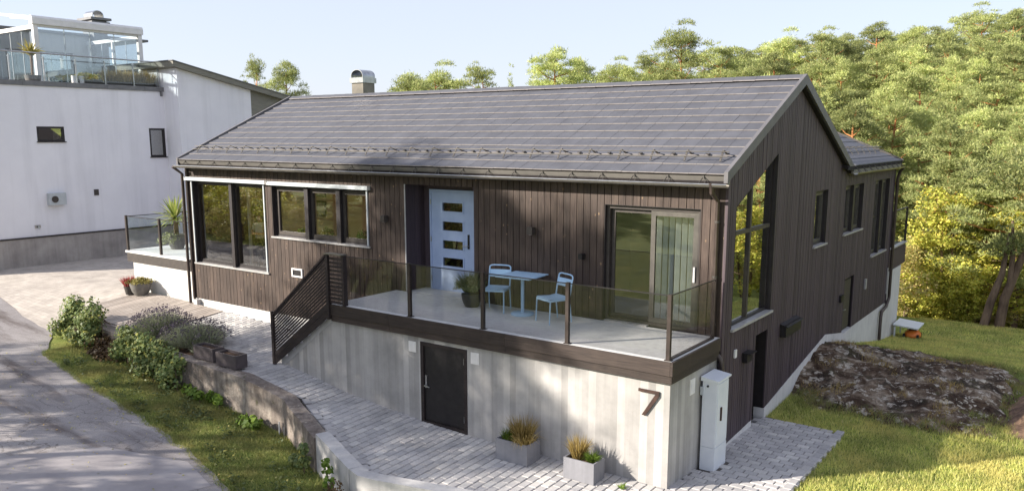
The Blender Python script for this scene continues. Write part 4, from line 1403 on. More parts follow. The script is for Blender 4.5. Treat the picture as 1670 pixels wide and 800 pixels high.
MB().box(-.018, .022, -1.90, -.05, -.21, .001).build('fascia_board', 'fascia_wood', ter)
MB().box(-.048, .0, -1.874, -.05, -.34, -.213).build('fascia_board', 'fascia_wood', ter)
MB().box(-7.42, -7.353, -1.9, -1.84, -.30, .06).build('end_board', 'fascia_wood', ter)
# stairs down to the forecourt behind the slatted screen
for k in range(7):
    MB().box(-7.36 - .25 * (k + 1), -7.36 - .25 * k, -1.78, -.62, -2.0, -.02 - .19 * (k + 1)).build('step', 'concrete_new', ter)
# store door in the concrete wall
sd = MB()
frame_rect(sd, d2[0], d2[1], -2.0, -.43, .07, YF - .012, YF + .06, 'y')
sdoor = sd.build('store_door', 'slatwood', ter, label='dark brown store door in the concrete wall')
MB().box(d2[0] + .074, d2[1] - .074, YF + .022, YF + .06, -1.925, -.505).build('door_leaf', 'blackm', sdoor)
MB().box(d2[0] + .095, d2[0] + .135, YF + .004, YF + .021, -1.30, -1.06).build('lock_plate', 'steel', sdoor)
MB().tube([(d2[0] + .115, YF + .02, -1.25), (d2[0] + .115, YF - .045, -1.25), (d2[0] + .24, YF - .045, -1.26)], .012, 8).build('handle', 'steel', sdoor, smooth=True)
for z in (-.72, -1.80):
    MB().tube([(d2[1] - .08, YF + .008, z), (d2[1] - .08, YF + .008, z + .12)], .011, 8).build('hinge', 'steel', sdoor, smooth=True)
# louvred vents
def vent(name, u, z, w, h, axis, par, mat='white'):
    mb = MB()
    def bx(a, b, c, d, e, f):
        if axis == 'y': mb.box(a, b, YF - d, YF - c, e, f)
        else: mb.box(-.05 + c, -.05 + d, a, b, e, f)
    bx(u, u + w, -.005, .012, z, z + h)
    o = mb.build(name, mat, par)
    n = 6
    for k in range(n):
        mb = MB()
        bx(u + .02, u + w - .02, .012, .02, z + .025 + k * (h - .05) / n, z + .025 + (k + .6) * (h - .05) / n)
        mb.build('louvre', mat, o)
vent('wall_vent', -5.33, -.66, .18, .2, 'y', ter)
vent('wall_vent', -3.85, -.66, .18, .21, 'y', ter)
vent('wall_vent', -1.08, -.72, .18, .25, 'x', ter)

# house number
num = thing('house_number', 'large rusty brown figure 7 fixed to the concrete wall corner', 'house number', (-.4, YF, -.9))
MB().box(-.56, -.215, YF - .032, YF - .012, -.545, -.50).build('top_stroke', 'rust', num)
MB().prism([(-.272, -.546), (-.215, -.546), (-.215, -.575), (-.435, -.91), (-.495, -.91)], YF - .032, YF - .012, 'y').build('leg_stroke', 'rust', num)
MB().box(-.3, -.28, YF - .012, YF + .01, -.54, -.52).box(-.42, -.40, YF - .012, YF + .01, -.82, -.80).build('stud', 'rust', num)

# glass balustrade
bal = thing('glass_balustrade', 'smoky glass balustrade with bronze posts along the front terrace edge', 'balustrade', (-3.5, -1.82, 0))
px = [-6.93, -5.264, -3.561, -1.85, -.088]
for k, x in enumerate(px):
    if k == 0: continue
    p = MB().box(x - .03, x + .03, -1.85, -1.79, .004, 1.0).build('post', 'post', bal)
    MB().box(x - .055, x + .055, -1.858, -1.765, .003, .014).build('post_foot', 'post', p)
for a, b in zip(px, px[1:]):
    q = MB().box(a + .032, b - .032, -1.826, -1.814, .03, .975).build('glass_pane', 'rail_glass', bal)
    MB().box(a + .032, b - .032, -1.831, -1.809, .976, .99).build('top_edge', 'blackm', q)
MB().box(-.094, -.082, -1.788, -.16, .03, .975).build('glass_pane', 'rail_glass', bal)
MB().box(-.099, -.077, -1.788, -.16, .976, .99).build('top_edge', 'blackm', bal)
MB().box(-.11, -.066, -.158, -.125, .004, 1.0).build('post', 'post', bal)
MB().box(-.115, -.06, -1.786, -.16, .004, .028).build('base_channel', 'post', bal)

# slatted stair screen
scr = thing('slatted_screen', 'black-brown slatted timber screen sloping down beside the terrace stairs', 'screen', (-9.1, -1.88, -1.5))
xa, xb = -9.10, -7.40
za0, zb0 = -1.50, -.27                                  # lower edge
za1, zb1 = -.40, 1.0                                    # upper edge
def slope_slat(t0_, t1_, y0, y1, name='slat'):
    la, ua = za0 + (za1 - za0) * t0_, za0 + (za1 - za0) * t1_
    lb, ub = zb0 + (zb1 - zb0) * t0_, zb0 + (zb1 - zb0) * t1_
    MB().prism([(xa, la), (xb, lb), (xb, ub), (xa, ua)], y0, y1, 'y').build(name, 'slatwood', scr)
slope_slat(0, .115, -1.93, -1.90, 'lower_board')
slope_slat(.12, .235, -1.93, -1.90, 'lower_board')
n = 12
for k in range(n):
    t = .265 + k * (.70 / n)
    slope_slat(t, t + .7 / n * .62, -1.925, -1.905)
slope_slat(.965, 1.0, -1.95, -1.885, 'top_rail')
MB().box(-9.17, -9.102, -1.945, -1.885, -1.52, -.36).build('post', 'slatwood', scr)
MB().box(-7.398, -7.33, -1.945, -1.885, -.30, 1.0).build('post', 'slatwood', scr)
MB().box(-6.99, -6.93, -1.90, -1.80, .004, 1.0).build('post', 'slatwood', scr)
for k in range(12):
    z = .03 + k * .079
    MB().box(-7.328, -6.992, -1.90, -1.87, z, z + .047).build('slat', 'slatwood', scr)
MB().box(-7.42, -6.92, -1.955, -1.79, 1.002, 1.022).build('cap_board', 'metal_gutter', scr)

# ------------------------------------------------------------------ left terrace
lt = thing('left_terrace', 'pale timber-clad terrace with concrete top at the left end of the house', 'terrace', (-16.6, 1, -1.25))
MB().box(-18.0, XL - .06, .10, 3.2, -1.6, -.32).build('base_wall', 'found', lt)
x = -18.0
while x < XL - .1:
    MB().box(x, min(x + .138, XL - .055), .08, .102, -1.5 if x < -17.4 else P(x, 0) - .05, -.32).build('cladding_board', 'found', lt)
    x += .1405
MB().box(-18.22, XL - .06, .03, 3.3, -.319, -.06).build('fascia', 'greyframe', lt)
MB().box(-18.25, XL - .055, .0, 3.35, -.059, 0.0).build('floor_slab', 'concrete_deck', lt)
lb = thing('left_balustrade', 'glass balustrade with dark posts around the left terrace', 'balustrade', (-17, .05, 0))
for x, y in ((-18.18, .06), (-16.47, .06), (-18.18, 1.9), (-18.18, 3.2)):
    MB().box(x - .03, x + .03, y - .03, y + .03, .002, 1.02).build('post', 'post', lb)
MB().box(-18.148, -16.502, .054, .066, .04, .98).build('glass_pane', 'clear_glass', lb)
MB().box(-16.438, XL - .08, .054, .066, .04, .98).build('glass_pane', 'clear_glass', lb)
MB().box(-18.186, -18.174, .092, 1.868, .04, .98).build('glass_pane', 'clear_glass', lb)
MB().box(-18.186, -18.174, 1.932, 3.168, .04, .98).build('glass_pane', 'clear_glass', lb)
MB().box(-18.14, XL - .08, .05, .07, .981, 1.0).box(-18.19, -18.17, .1, 3.16, .981, 1.0).build('top_edge', 'blackm', lb)

# ------------------------------------------------------------------ neighbouring house
nb = thing('neighbour_house', 'white rendered house with roof terrace at the left edge', 'house', (-30, 2, -1.3))
XN = -26.0
YN = -1.9
mb = MB()
nops = [(1.38, 2.34, 3.10, 3.63), (5.62, 6.30, 2.48, 3.60)]
for a, b, z0, z1 in cut_cols(YN, 6.35, nops, lambda x: -.24, lambda x: 5.03):
    mb.box(XN - .3, XN, a, b, z0, z1)
mb.build('wall', 'render', nb)
MB().box(-40, XN - .301, YN, YN + .3, -.24, 5.03).build('wall', 'render', nb)
MB().box(-40, XN - .301, YN + .301, 6.35, 4.9, 5.029).build('terrace_floor', 'coping', nb)
mb = MB().box(-40, XN + .03, YN - .03, 6.35, -1.9, -.29)
mb.build('foundation', 'neighbase', nb)
MB().box(-40, XN + .06, YN - .06, 6.349, -.288, -.241).build('plinth_trim', 'black', nb)
k = YN - .05
while k < 6.4:
    MB().box(-40 if k < YN else XN - .25, XN + .05, k + .004, min(k + 1.496, 6.42), 5.032, 5.20).build('parapet_coping', 'coping', nb)
    k += 1.5
MB().box(XN - .02, XN + .06, 6.2, 6.28, 4.85, 5.03).build('parapet_spout', 'coping', nb)
for (y0, y1, z0, z1), lab in zip(nops, ('small wide window of the white house', 'narrow upright window of the white house')):
    mb = MB(); frame_rect(mb, y0 + .003, y1 - .003, z0 + .003, z1 - .003, .07, XN - .12, XN - .01, 'x')
    o = mb.build('window', 'black', nb, label=lab)
    MB().box(XN - .07, XN - .06, y0 + .07, y1 - .07, z0 + .07, z1 - .07).build('pane', 'gable_glass', o)
    MB().box(XN - .005, XN + .05, y0 - .03, y1 + .03, z0 - .03, z0).build('sill', 'black', o)
    MB().box(XN - 2, XN - 1.9, y0 - .5, y1 + .5, z0 - .5, z1 + .5).build('room_wall', 'greyframe', o)
# rear block with falling roof
def ntop(y): return 6.02 - .205 * (y - 6.35)
mb = MB(); side_piece(mb, 6.35, 9.75, -1.9, -1.9, ntop(6.35) - .12, ntop(9.75) - .12, -38, -25.0); mb.build('rear_wall', 'render', nb)
mb = MB(); side_piece(mb, 9.752, 17, -1.9, -1.9, ntop(9.752) - .12, ntop(17) - .12, -38, -25.03); mb.build('rear_cladding', 'greyclad', nb)
mb = MB(); side_piece(mb, 6.1, 17.3, ntop(6.1) - .118, ntop(17.3) - .118, ntop(6.1) + .08, ntop(17.3) + .08, -38.3, -24.8); mb.build('rear_roof', 'greyclad', nb)
mb = MB(); side_piece(mb, 6.07, 17.33, ntop(6.07) + .082, ntop(17.33) + .082, ntop(6.07) + .12, ntop(17.33) + .12, -38.33, -24.77); mb.build('roof_sheet', 'coping', nb)
# upper storey behind the glazed porch
mb = MB()
uops = [(2.9, 5.6, 5.25, 6.75)]
for a, b, z0, z1 in cut_cols(.5, 6.34, uops, lambda x: 5.03, lambda x: 7.5):
    mb.box(-31.6, -31.3, a, b, z0, z1)
mb.build('upper_wall', 'concrete_new', nb)
MB().box(-38, -31.601, .5, .8, 5.03, 7.5).box(-38, -31.2, .4, 9, 7.502, 7.6).build('upper_roof', 'coping', nb)
uw = MB(); frame_rect(uw, 2.9, 5.6, 5.25, 6.75, .08, -31.42, -31.33, 'x'); uw = uw.build('window', 'greyframe', nb, label='large upper window behind the glazed porch')
MB().box(-31.39, -31.38, 2.98, 4.23, 5.33, 6.67).build('pane', 'gable_glass', uw)
MB().box(-31.39, -31.38, 4.31, 5.52, 5.33, 6.67).build('pane', 'gable_glass', uw)
MB().box(-31.42, -31.34, 4.231, 4.309, 5.33, 6.67).build('mullion', 'greyframe', uw)
nc = MB().box(-31.9, -31.0, 6.4, 7.0, 5.9, 8.2).build('chimney', 'coping', nb)
MB().box(-32.0, -30.9, 6.3, 7.1, 8.0, 8.14).box(-32.05, -30.85, 6.25, 7.15, 8.201, 8.3).build('chimney_cap', 'coping', nb)
arch = [(6.45, 8.3)] + [(6.7 - .25 * math.cos(a), 8.42 + .2 * math.sin(a)) for a in np.linspace(0, math.pi, 10)] + [(6.95, 8.3), (6.92, 8.3)] + [(6.7 + .22 * math.cos(a), 8.42 + .17 * math.sin(a)) for a in np.linspace(0, math.pi, 10)] + [(6.48, 8.3)]
MB().prism(arch, -31.8, -31.1, 'x').build('chimney_cowl', 'steel', nb, smooth=True)

# glazed porch on the roof terrace
gp = thing('glazed_porch', 'white framed glass conservatory on the roof terrace of the white house', 'conservatory', (-29, 4.2, 5.2))
gx, gy0, gy1, gz0 = -27.2, 2.2, 6.2, 5.03
for x, y in ((gx, gy0), (gx, gy1), (-31.1, gy0)):
    MB().box(x - .08, x + .08, y - .08, y + .08, gz0, 7.28).build('post', 'white', gp)
MB().prism([(gx - .12, 7.281), (gx + .13, 7.281), (gx + .13, 7.50), (gx + .08, 7.58), (gx - .12, 7.58)], gy0 - .12, gy1 + .12, 'y').build('front_beam', 'white', gp)
MB().box(-31.25, gx - .121, gy0 - .08, gy0 + .06, 7.12, 7.26).build('side_beam', 'white', gp)
mb = MB(); mb.add([(gx - .12, gy0 - .06, 7.5), (gx - .12, gy0 + .02, 7.5), (-31.25, gy0 + .02, 7.95), (-31.25, gy0 - .06, 7.95), (gx - .12, gy0 - .06, 7.58), (gx - .12, gy0 + .02, 7.58), (-31.25, gy0 + .02, 8.05), (-31.25, gy0 - .06, 8.05)], [(0, 3, 2, 1), (4, 5, 6, 7), (0, 1, 5, 4), (1, 2, 6, 5), (2, 3, 7, 6), (3, 0, 4, 7)]); mb.build('rafter', 'white', gp)
for y in (3.2, 4.2, 5.2, 6.15):
    MB().bar((gx - .12, y, 7.52), (-31.25, y, 7.97), .06, .09).build('rafter', 'white', gp)
mb = MB(); mb.add([(gx - .12, gy0, 7.585), (gx - .12, gy1, 7.585), (-31.25, gy1, 8.03), (-31.25, gy0, 8.03)], [(0, 1, 2, 3)]); mb.build('roof_glass', 'clear_glass', gp)
for x, y in ((-31.1, gy1), (-29.2, gy1)):
    MB().box(x - .05, x + .05, y - .05, y + .05, gz0, 7.28).build('post', 'white', gp)
MB().box(-31.25, gx - .121, gy1 - .06, gy1 + .06, 7.12, 7.26).build('side_beam', 'white', gp)
MB().box(gx - .05, gx + .05, gy0 + .081, gy1 - .081, gz0, gz0 + .055).build('bottom_track', 'white', gp)
MB().box(gx - .05, gx + .05, gy0 + .081, gy1 - .081, 7.2, 7.28).build('top_track', 'white', gp)
for k in range(4):
    w_ = (gy1 - gy0 - .18) / 4
    a = gy0 + .09 + k * w_
    q = MB().box(gx - .012, gx, a + .012, a + w_ - .012, gz0 + .06, 7.195).build('glass_pane', 'porch_glass', gp)
    if k:
        MB().box(gx - .02, gx + .008, a - .011, a + .011, gz0 + .06, 7.195).build('glass_edge', 'cassette', gp)
for yy in (gy0, gy1):
    for k in range(4):
        a = -31.0 + k * 3.7 / 4
        MB().box(a + .012, a + 3.7 / 4 - .012, yy - .006, yy + .006, gz0 + .06, 7.1).build('glass_pane', 'porch_glass', gp)
        if k:
            MB().box(a - .011, a + .011, yy - .014, yy + .014, gz0 + .06, 7.1).build('glass_edge', 'cassette', gp)

# steel and glass railing on the parapet
nr = thing('roof_railing', 'stainless steel and glass railing along the roof edge of the white house', 'railing', (-26, 3, 5.2))
rp = [-1.7, -.42, .73, 1.88, 3.01, 4.08, 5.20, 6.24]
for y in rp:
    p = MB().box(XN - .12, XN - .08, y - .02, y + .02, 5.202, 6.06).build('post', 'steel', nr)
    MB().box(XN - .16, XN - .04, y - .05, y + .05, 5.201, 5.215).box(XN - .13, XN - .07, y - .035, y + .035, 5.99, 6.02).build('post_fitting', 'steel', p)
for a, b in zip(rp, rp[1:]):
    MB().box(XN - .106, XN - .094, a + .035, b - .035, 5.28, 6.12).build('glass_pane', 'clear_glass', nr)
MB().tube([(XN - .1, -1.85, 6.17), (XN - .1, 6.33, 6.17)], .025, 8).build('handrail', 'steel', nr, smooth=True)
# fittings on the white wall
hv = thing('ventilation_unit', 'beige ventilation box with round grille on the white wall', 'vent', (XN, 1.8, .84))
MB().box(XN + .002, XN + .2, 1.51, 2.1, .84, 1.27).build('casing', 'cassette', hv)
MB().tube([(XN + .201, 1.7, 1.05), (XN + .215, 1.7, 1.05)], .12, 16).build('grille', 'greyframe', hv)
o = MB().box(XN + .002, XN + .03, 3.23, 3.40, 1.10, 1.32).build('wall_grille', 'greyframe', label='small square grey grille on the white wall', cat='grille')
o = MB().tube([(XN + .0, 1.1, .12), (XN + .09, 1.1, .12), (XN + .1, 1.1, .02)], .025, 8).box(XN + .002, XN + .02, 1.0, 1.2, .06, .16).build('wall_tap', 'steel', label='small garden tap low on the white wall', cat='tap', smooth=True)
# ------------------------------------------------------------------ wall lamps and small fittings
def wall_lamp(x, z, w, label, mat):
    t = thing('wall_lamp', label, 'lamp', (x, 0, z), group='wall lamps')
    MB().box(x - w / 2, x + w / 2, -.012, -.001, z - w / 2, z + w / 2).build('back_plate', mat, t)
    b = MB().cbox(x - w / 2 - .01, x + w / 2 + .01, -.13, -.013, z - w / 2 - .02, z + w / 2 + .02, .006).build('lamp_body', mat, t)
    MB().box(x - w / 4, x + w / 4, -.10, -.04, z - w / 2 - .026, z - w / 2 - .021).build('lens', 'white', b)
wall_lamp(-7.60, 1.54, .10, 'small cube wall lamp left of the front door', 'greyframe')
wall_lamp(-3.77, 1.53, .10, 'small dark cube wall lamp between front door and sliding door', 'greyframe')
wall_lamp(-2.66, 1.14, .06, 'tiny dark socket box on the wall beside the sliding door', 'blackm')
sv = MB()
frame_rect(sv, -10.78, -10.40, -.04, .17, .035, -.03, .0, 'y')
sv = sv.build('wall_hatch', 'white', label='white framed vent hatch in the brown wall below the kitchen windows', cat='vent')
MB().box(-10.745, -10.435, -.012, -.002, -.005, .135).build('hatch_panel', 'blackm', sv)
t = thing('side_lamp', 'small black lamp on the side wall beside the side entrance', 'lamp', (0, 1.2, -.55))
MB().box(.002, .09, 1.05, 1.30, -.66, -.50).build('lamp_body', 'blackm', t)
MB().box(.002, .16, 1.03, 1.34, -.497, -.48).build('lamp_hood', 'blackm', t)
MB().cbox(.002, .03, .61, .70, -.48, -.34, .004).build('doorbell_box', 'white', label='small white box on the side wall by the corner downpipe', cat='box')
t = thing('wall_vent_box', 'black ventilation box low on the dark side wall', 'vent', (0, 3.55, -.6))
MB().box(.002, .12, 3.08, 4.04, -.60, -.36).build('casing', 'blackm', t)
MB().prism([(.002, -.355), (.16, -.40), (.16, -.385), (.002, -.335)], 3.06, 4.06, 'y').build('hood', 'blackm', t)
MB().box(.002, .06, 7.4, 7.62, -.62, -.45).build('door_lamp', 'blackm', label='small dark lamp left of the back door', cat='lamp')
MB().box(.002, .04, 9.85, 9.98, -.66, -.40).build('wall_socket', 'sill', label='pale socket box right of the back door', cat='socket')

# meter cabinet
cab = thing('meter_cabinet', 'tall light grey electrical cabinet against the concrete terrace wall', 'cabinet', (.12, -.44, -2.03))
cy0, cy1, cxx = -.69, -.20, .245
MB().box(.0, cxx, cy0, cy1, -2.05, -1.66).build('base', 'cabinet', cab)
body = MB().box(.0, cxx - .004, cy0 + .004, cy1 - .004, -1.655, -.56).build('body', 'cabinet', cab)
MB().prism([(-.02, -.559), (cxx + .03, -.559), (cxx + .03, -.53), (-.02, -.49)], cy0 - .03, cy1 + .03, 'y').build('lid', 'cabinet', cab)
MB().box(cxx - .003, cxx + .01, cy0 + .03, cy1 - .03, -1.60, -.60).build('door', 'cabinet', cab)
MB().box(cxx + .011, cxx + .03, cy0 + .14, cy0 + .18, -1.22, -1.0).build('handle', 'rust', cab)
MB().tube([(.09, cy0 + .003, -.64), (.09, cy0 - .012, -.64)], .018, 10).build('lock', 'blackm', cab)
MB().box(-.03, .02, cy0 - .02, cy0 + .003, -.80, -.66).build('bracket', 'cassette', cab)

# ------------------------------------------------------------------ terrace furniture
def chair(loc, rz, label):
    """metal chair, seat 0.45 m, back with an open slot under a bent tube; faces +x locally"""
    t = thing('terrace_chair', label, 'chair', loc, rz, 'pale blue terrace chairs', local=True)
    w, d, h = .21, .21, .45
    s = MB()
    prof = [(-d, h - .005), (-d * .3, h - .022), (d * .5, h - .012), (d, h - .004)]
    for (xa_, za_), (xb_, zb_) in zip(prof, prof[1:]):
        s.add([(xa_, -w, za_), (xb_, -w, zb_), (xb_, w, zb_), (xa_, w, za_), (xa_, -w, za_ + .014), (xb_, -w, zb_ + .014), (xb_, w, zb_ + .014), (xa_, w, za_ + .014)],
              [(0, 3, 2, 1), (4, 5, 6, 7), (0, 1, 5, 4), (2, 3, 7, 6), (1, 2, 6, 5), (3, 0, 4, 7)])
    s.build('seat', 'blue', t, local=True)
    MB().bar((-d, -w, h - .03), (d, -w, h - .03), .022, .035).bar((-d, w, h - .03), (d, w, h - .03), .022, .035).bar((d, -w, h - .03), (d, w, h - .03), .022, .035).build('seat_rail', 'blue', t, local=True)
    for sx in (-1, 1):
        for sy in (-1, 1):
            MB().tube([(sx * (d - .005), sy * w, h - .02), (sx * (d + .015 + (.03 if sx < 0 else 0)), sy * (w + .005), 0)], .0125, 8).build('leg', 'blue', t, smooth=True, local=True)
    bk = [(-d, -w, h - .02), (-d - .03, -w, .62), (-d - .065, -w, .78)]
    arc = [(-d - .065 - .008 * math.sin(a), -w * math.cos(a) if True else 0, .78 + .055 * math.sin(a)) for a in np.linspace(0, math.pi, 9)]
    ar = []
    for a in np.linspace(0, math.pi, 13):
        cx_ = math.cos(a)
        ar.append((-d - .065 - .01 * math.sin(a), -w * math.copysign(abs(cx_) ** .45, cx_), .78 + .06 * math.sin(a) ** .6))
    pts = bk + ar[1:-1] + [(p[0], w, p[2]) for p in bk[::-1]]
    MB().tube(pts, .014, 8).build('back_frame', 'blue', t, smooth=True, local=True)
    b = MB()
    n = 6
    for k in range(n):
        ya, yb_ = -w + 2 * w * k / n, -w + 2 * w * (k + 1) / n
        ca, cb_ = .022 * (1 - (ya / w) ** 2), .022 * (1 - (yb_ / w) ** 2)
        z0, z1, x0_, x1_ = .615, .755, -d - .03, -d - .06
        b.add([(x0_ - ca, ya, z0), (x0_ - cb_, yb_, z0), (x1_ - cb_, yb_, z1), (x1_ - ca, ya, z1), (x0_ - ca - .01, ya, z0), (x0_ - cb_ - .01, yb_, z0), (x1_ - cb_ - .01, yb_, z1), (x1_ - ca - .01, ya, z1)],
              [(0, 1, 2, 3), (4, 7, 6, 5), (0, 4, 5, 1), (3, 2, 6, 7), (0, 3, 7, 4), (1, 5, 6, 2)])
    b.build('backrest', 'blue', t, smooth=True, local=True)
    return t
chair((-4.30, -.46, .003), R(-70), 'pale blue metal chair beside the potted shrub, left of the table')
chair((-2.92, -.60, .003), R(-112), 'pale blue metal chair right of the small table')
tb = thing('terrace_table', 'small square pale blue pedestal table between the two chairs', 'table', (-3.70, -.44, .003))
mb = MB()
c_, s_ = math.cos(R(4)), math.sin(R(4))
q = [(-.36, -.36), (.36, -.36), (.36, .36), (-.36, .36)]
poly = [(-3.72 + a * c_ - b * s_, -.43 + a * s_ + b * c_) for a, b in q]
mb.prism(poly, .725, .745).build('table_top', 'blue', tb)
MB().tube([(-3.70, -.44, .04), (-3.70, -.44, .724)], .032, 14).build('column', 'blue', tb, smooth=True)
MB().lathe((-3.70, -.44, .004), [(.22, 0), (.22, .028), (.20, .04), (.05, .045)], 28).build('base', 'blue', tb, smooth=True)

# ------------------------------------------------------------------ robot mower in its garage
mw_ = thing('mower_garage', 'small white shelter over the charging dock by the house corner', 'shelter', (.35, 14.3, -2.75))
zg = lawn_z(.4, 14.3)
MB().add([(.05, 13.75, zg + .42), (.75, 13.75, zg + .36), (.75, 14.75, zg + .36), (.05, 14.75, zg + .42), (.05, 13.75, zg + .46), (.75, 13.75, zg + .40), (.75, 14.75, zg + .40), (.05, 14.75, zg + .46)], [(0, 3, 2, 1), (4, 5, 6, 7), (0, 1, 5, 4), (1, 2, 6, 5), (2, 3, 7, 6), (3, 0, 4, 7)]).build('canopy', 'cabinet', mw_)
for x, y in ((.08, 13.8), (.08, 14.7), (.3, 14.7)):
    MB().box(x, x + .04, y, y + .03, zg, zg + .37).build('leg', 'cabinet', mw_)
rm = thing('robot_mower', 'orange and black robot lawn mower under the white shelter', 'mower', (.55, 14.15, zg))
MB().lathe((0, 0, 0), [(.22, .05), (.25, .10), (.24, .17), (.18, .24), (.08, .27)], 18).build('body', 'orange', rm, smooth=True, local=False)
ob = rm.children[0]
ob.matrix_parent_inverse = Matrix.Identity(4)
ob.scale = (.95, 1.25, 1.0)
for dx_, dy_ in ((-.2, -.2), (-.2, .2), (.18, -.2), (.18, .2)):
    MB().tube([(.55 + dx_ - .03, 14.15 + dy_, zg + .09), (.55 + dx_ + .03, 14.15 + dy_, zg + .09)], .085, 12).build('wheel', 'blackm', rm)
MB().box(.45, .66, 14.05, 14.25, zg + .265, zg + .285).build('control_panel', 'blackm', rm)

# ------------------------------------------------------------------ planters and pots
def tuft(name, c, n, h, spread, mat, parent, w=.008, droop=.35, rad=.1, seed=1):
    rg = np.random.default_rng(seed)
    a = rg.uniform(0, 2 * math.pi, n)
    r = rad * np.sqrt(rg.uniform(0, 1, n))
    P0 = np.stack([c[0] + r * np.cos(a), c[1] + r * np.sin(a), np.full(n, c[2])], 1)
    lean = rg.uniform(.05, spread, n)
    b = a + rg.normal(0, .6, n)
    D1 = np.stack([np.cos(b) * lean, np.sin(b) * lean, np.ones(n)], 1)
    L = h * rg.uniform(.55, 1.0, n)
    D1 = unit(D1)
    mid = P0 + D1 * (L * .6)[:, None]
    D2 = D1.copy()
    D2[:, 2] -= droop * rg.uniform(.3, 1.6, n) * (lean + .3)
    tip = mid + unit(D2) * (L * .5)[:, None]
    S = unit(np.cross(D1, rg.normal(size=(n, 3)))) * (w / 2)
    V = np.stack([P0 - S, P0 + S, mid + S * .8, mid - S * .8, tip], 1).reshape(-1, 3)
    i = np.arange(n)[:, None] * 5
    F = np.concatenate([i + np.array([[0, 1, 2]]), i + np.array([[0, 2, 3]]), i + np.array([[3, 2, 4]])])
    return link(name, np_mesh(name, V, F), mat, parent)
def leafball(name, c, r, n, size, mat, parent, seed=1, flat=1.0, up=.3):
    rg = np.random.default_rng(seed)
    d = unit(rg.normal(size=(n, 3)))
    d[:, 2] = np.abs(d[:, 2]) * .9 - .1 if up > .2 else d[:, 2]
    rr = (rg.uniform(.25, 1, n) ** .5)[:, None]
    lump = 1 + .22 * np.sin(d[:, :1] * 5 + seed) * np.cos(d[:, 1:2] * 4)
    Pq = np.array(c) + d * rr * lump * np.array([r, r, r * flat])
    N = d + rg.normal(0, .6, (n, 3)) + np.array([0, 0, up])
    V, F = leaves(Pq, N, size * rg.uniform(.6, 1.3, n), rg)
    return link(name, np_mesh(name, V, F), mat, parent)

def trough(x0, x1, y0, y1, z0, z1, mat, label, name='planter', rotz=0, t=.025):
    T = thing(name, label, 'planter', ((x0 + x1) / 2, (y0 + y1) / 2, z0), group=None)
    mb = MB()
    mb.box(x0, x1, y0, y0 + t, z0, z1).box(x0, x1, y1 - t, y1, z0, z1).box(x0, x0 + t, y0 + t, y1 - t, z0, z1).box(x1 - t, x1, y0 + t, y1 - t, z0, z1).box(x0 + t, x1 - t, y0 + t, y1 - t, z0, z0 + .02)
    mb.build('trough', mat, T)
    MB().box(x0 + t, x1 - t, y0 + t, y1 - t, z0 + .03, z1 - .05).build('soil', 'bedsoil', T)
    return T
pa = trough(-2.91, -2.27, -2.34, -1.96, -2.02, -1.66, 'planter', 'grey concrete planter with tall dry grass, nearer the store door')
tuft('dry_grass', (-2.50, -2.13, -1.70), 420, .46, .55, 'drygrass', pa, .010, .5, .13, 3)
tuft('dry_grass', (-2.72, -2.2, -1.70), 160, .24, .6, 'greentuft', pa, .010, .6, .10, 4)
tuft('dry_grass', (-2.40, -2.24, -1.70), 130, .42, 1.3, 'drygrass', pa, .010, 1.3, .10, 14)
pb = trough(-1.58, -1.03, -2.33, -1.99, -2.02, -1.68, 'planter', 'grey concrete planter with two grass tufts, nearer the house number')
tuft('dry_grass', (-1.42, -2.14, -1.72), 340, .38, .6, 'drygrass', pb, .009, .6, .10, 5)
tuft('green_tuft', (-1.16, -2.16, -1.72), 200, .2, .9, 'greentuft', pb, .012, .7, .07, 6)
weed = tuft('weed', (-.62, -2.15, -2.03), 46, .11, 1.3, 'greentuft', None, .012, .6, .04, 7)
tag(weed, 'small green weed growing in the paving by the concrete wall', 'weed')

for k, (x0, x1, lab, yy) in enumerate(((-10.92, -10.22, 'empty brown planter box standing on the old wall, left of the pair', -2.68), (-10.02, -9.34, 'empty brown planter box standing on the old wall, right of the pair', -2.74))):
    trough(x0, x1, yy, yy + .29, P(x0, -2.5) + .045, P(x0, -2.5) + .33, 'boxbrown', lab, 'planter_box')

def pot(name, c, prof, mat, label, plant_mat=None):
    T = thing(name, label, 'potted plant', c)
    MB().lathe(c, prof, 20).build('pot', mat, T, smooth=True)
    MB().lathe((c[0], c[1], c[2] + prof[-1][1] - .03), [(.001, 0), (prof[-1][0] - .015, 0), (prof[-1][0] - .015, .005)], 16).build('soil', 'bedsoil', T)
    return T
zp = P(-17.1, -.3)
p1 = pot('potted_plant', (-17.08, -.28, zp + .012), [(.16, 0), (.24, .12), (.29, .30), (.30, .36)], 'pot_grey', 'large grey pot of yellow-green sedum against the pale wall')
leafball('foliage', (-17.08, -.28, zp + .38), .34, 900, .055, 'sedum', p1, 8, .5)
p2 = pot('potted_plant', (-17.42, -.42, zp + .012), [(.11, 0), (.15, .2), (.16, .24)], 'pot_dark', 'small dark pot of red heather beside the grey pot')
tuft('foliage', (-17.42, -.42, zp + .22), 260, .34, .7, 'heather', p2, .022, .1, .12, 9)

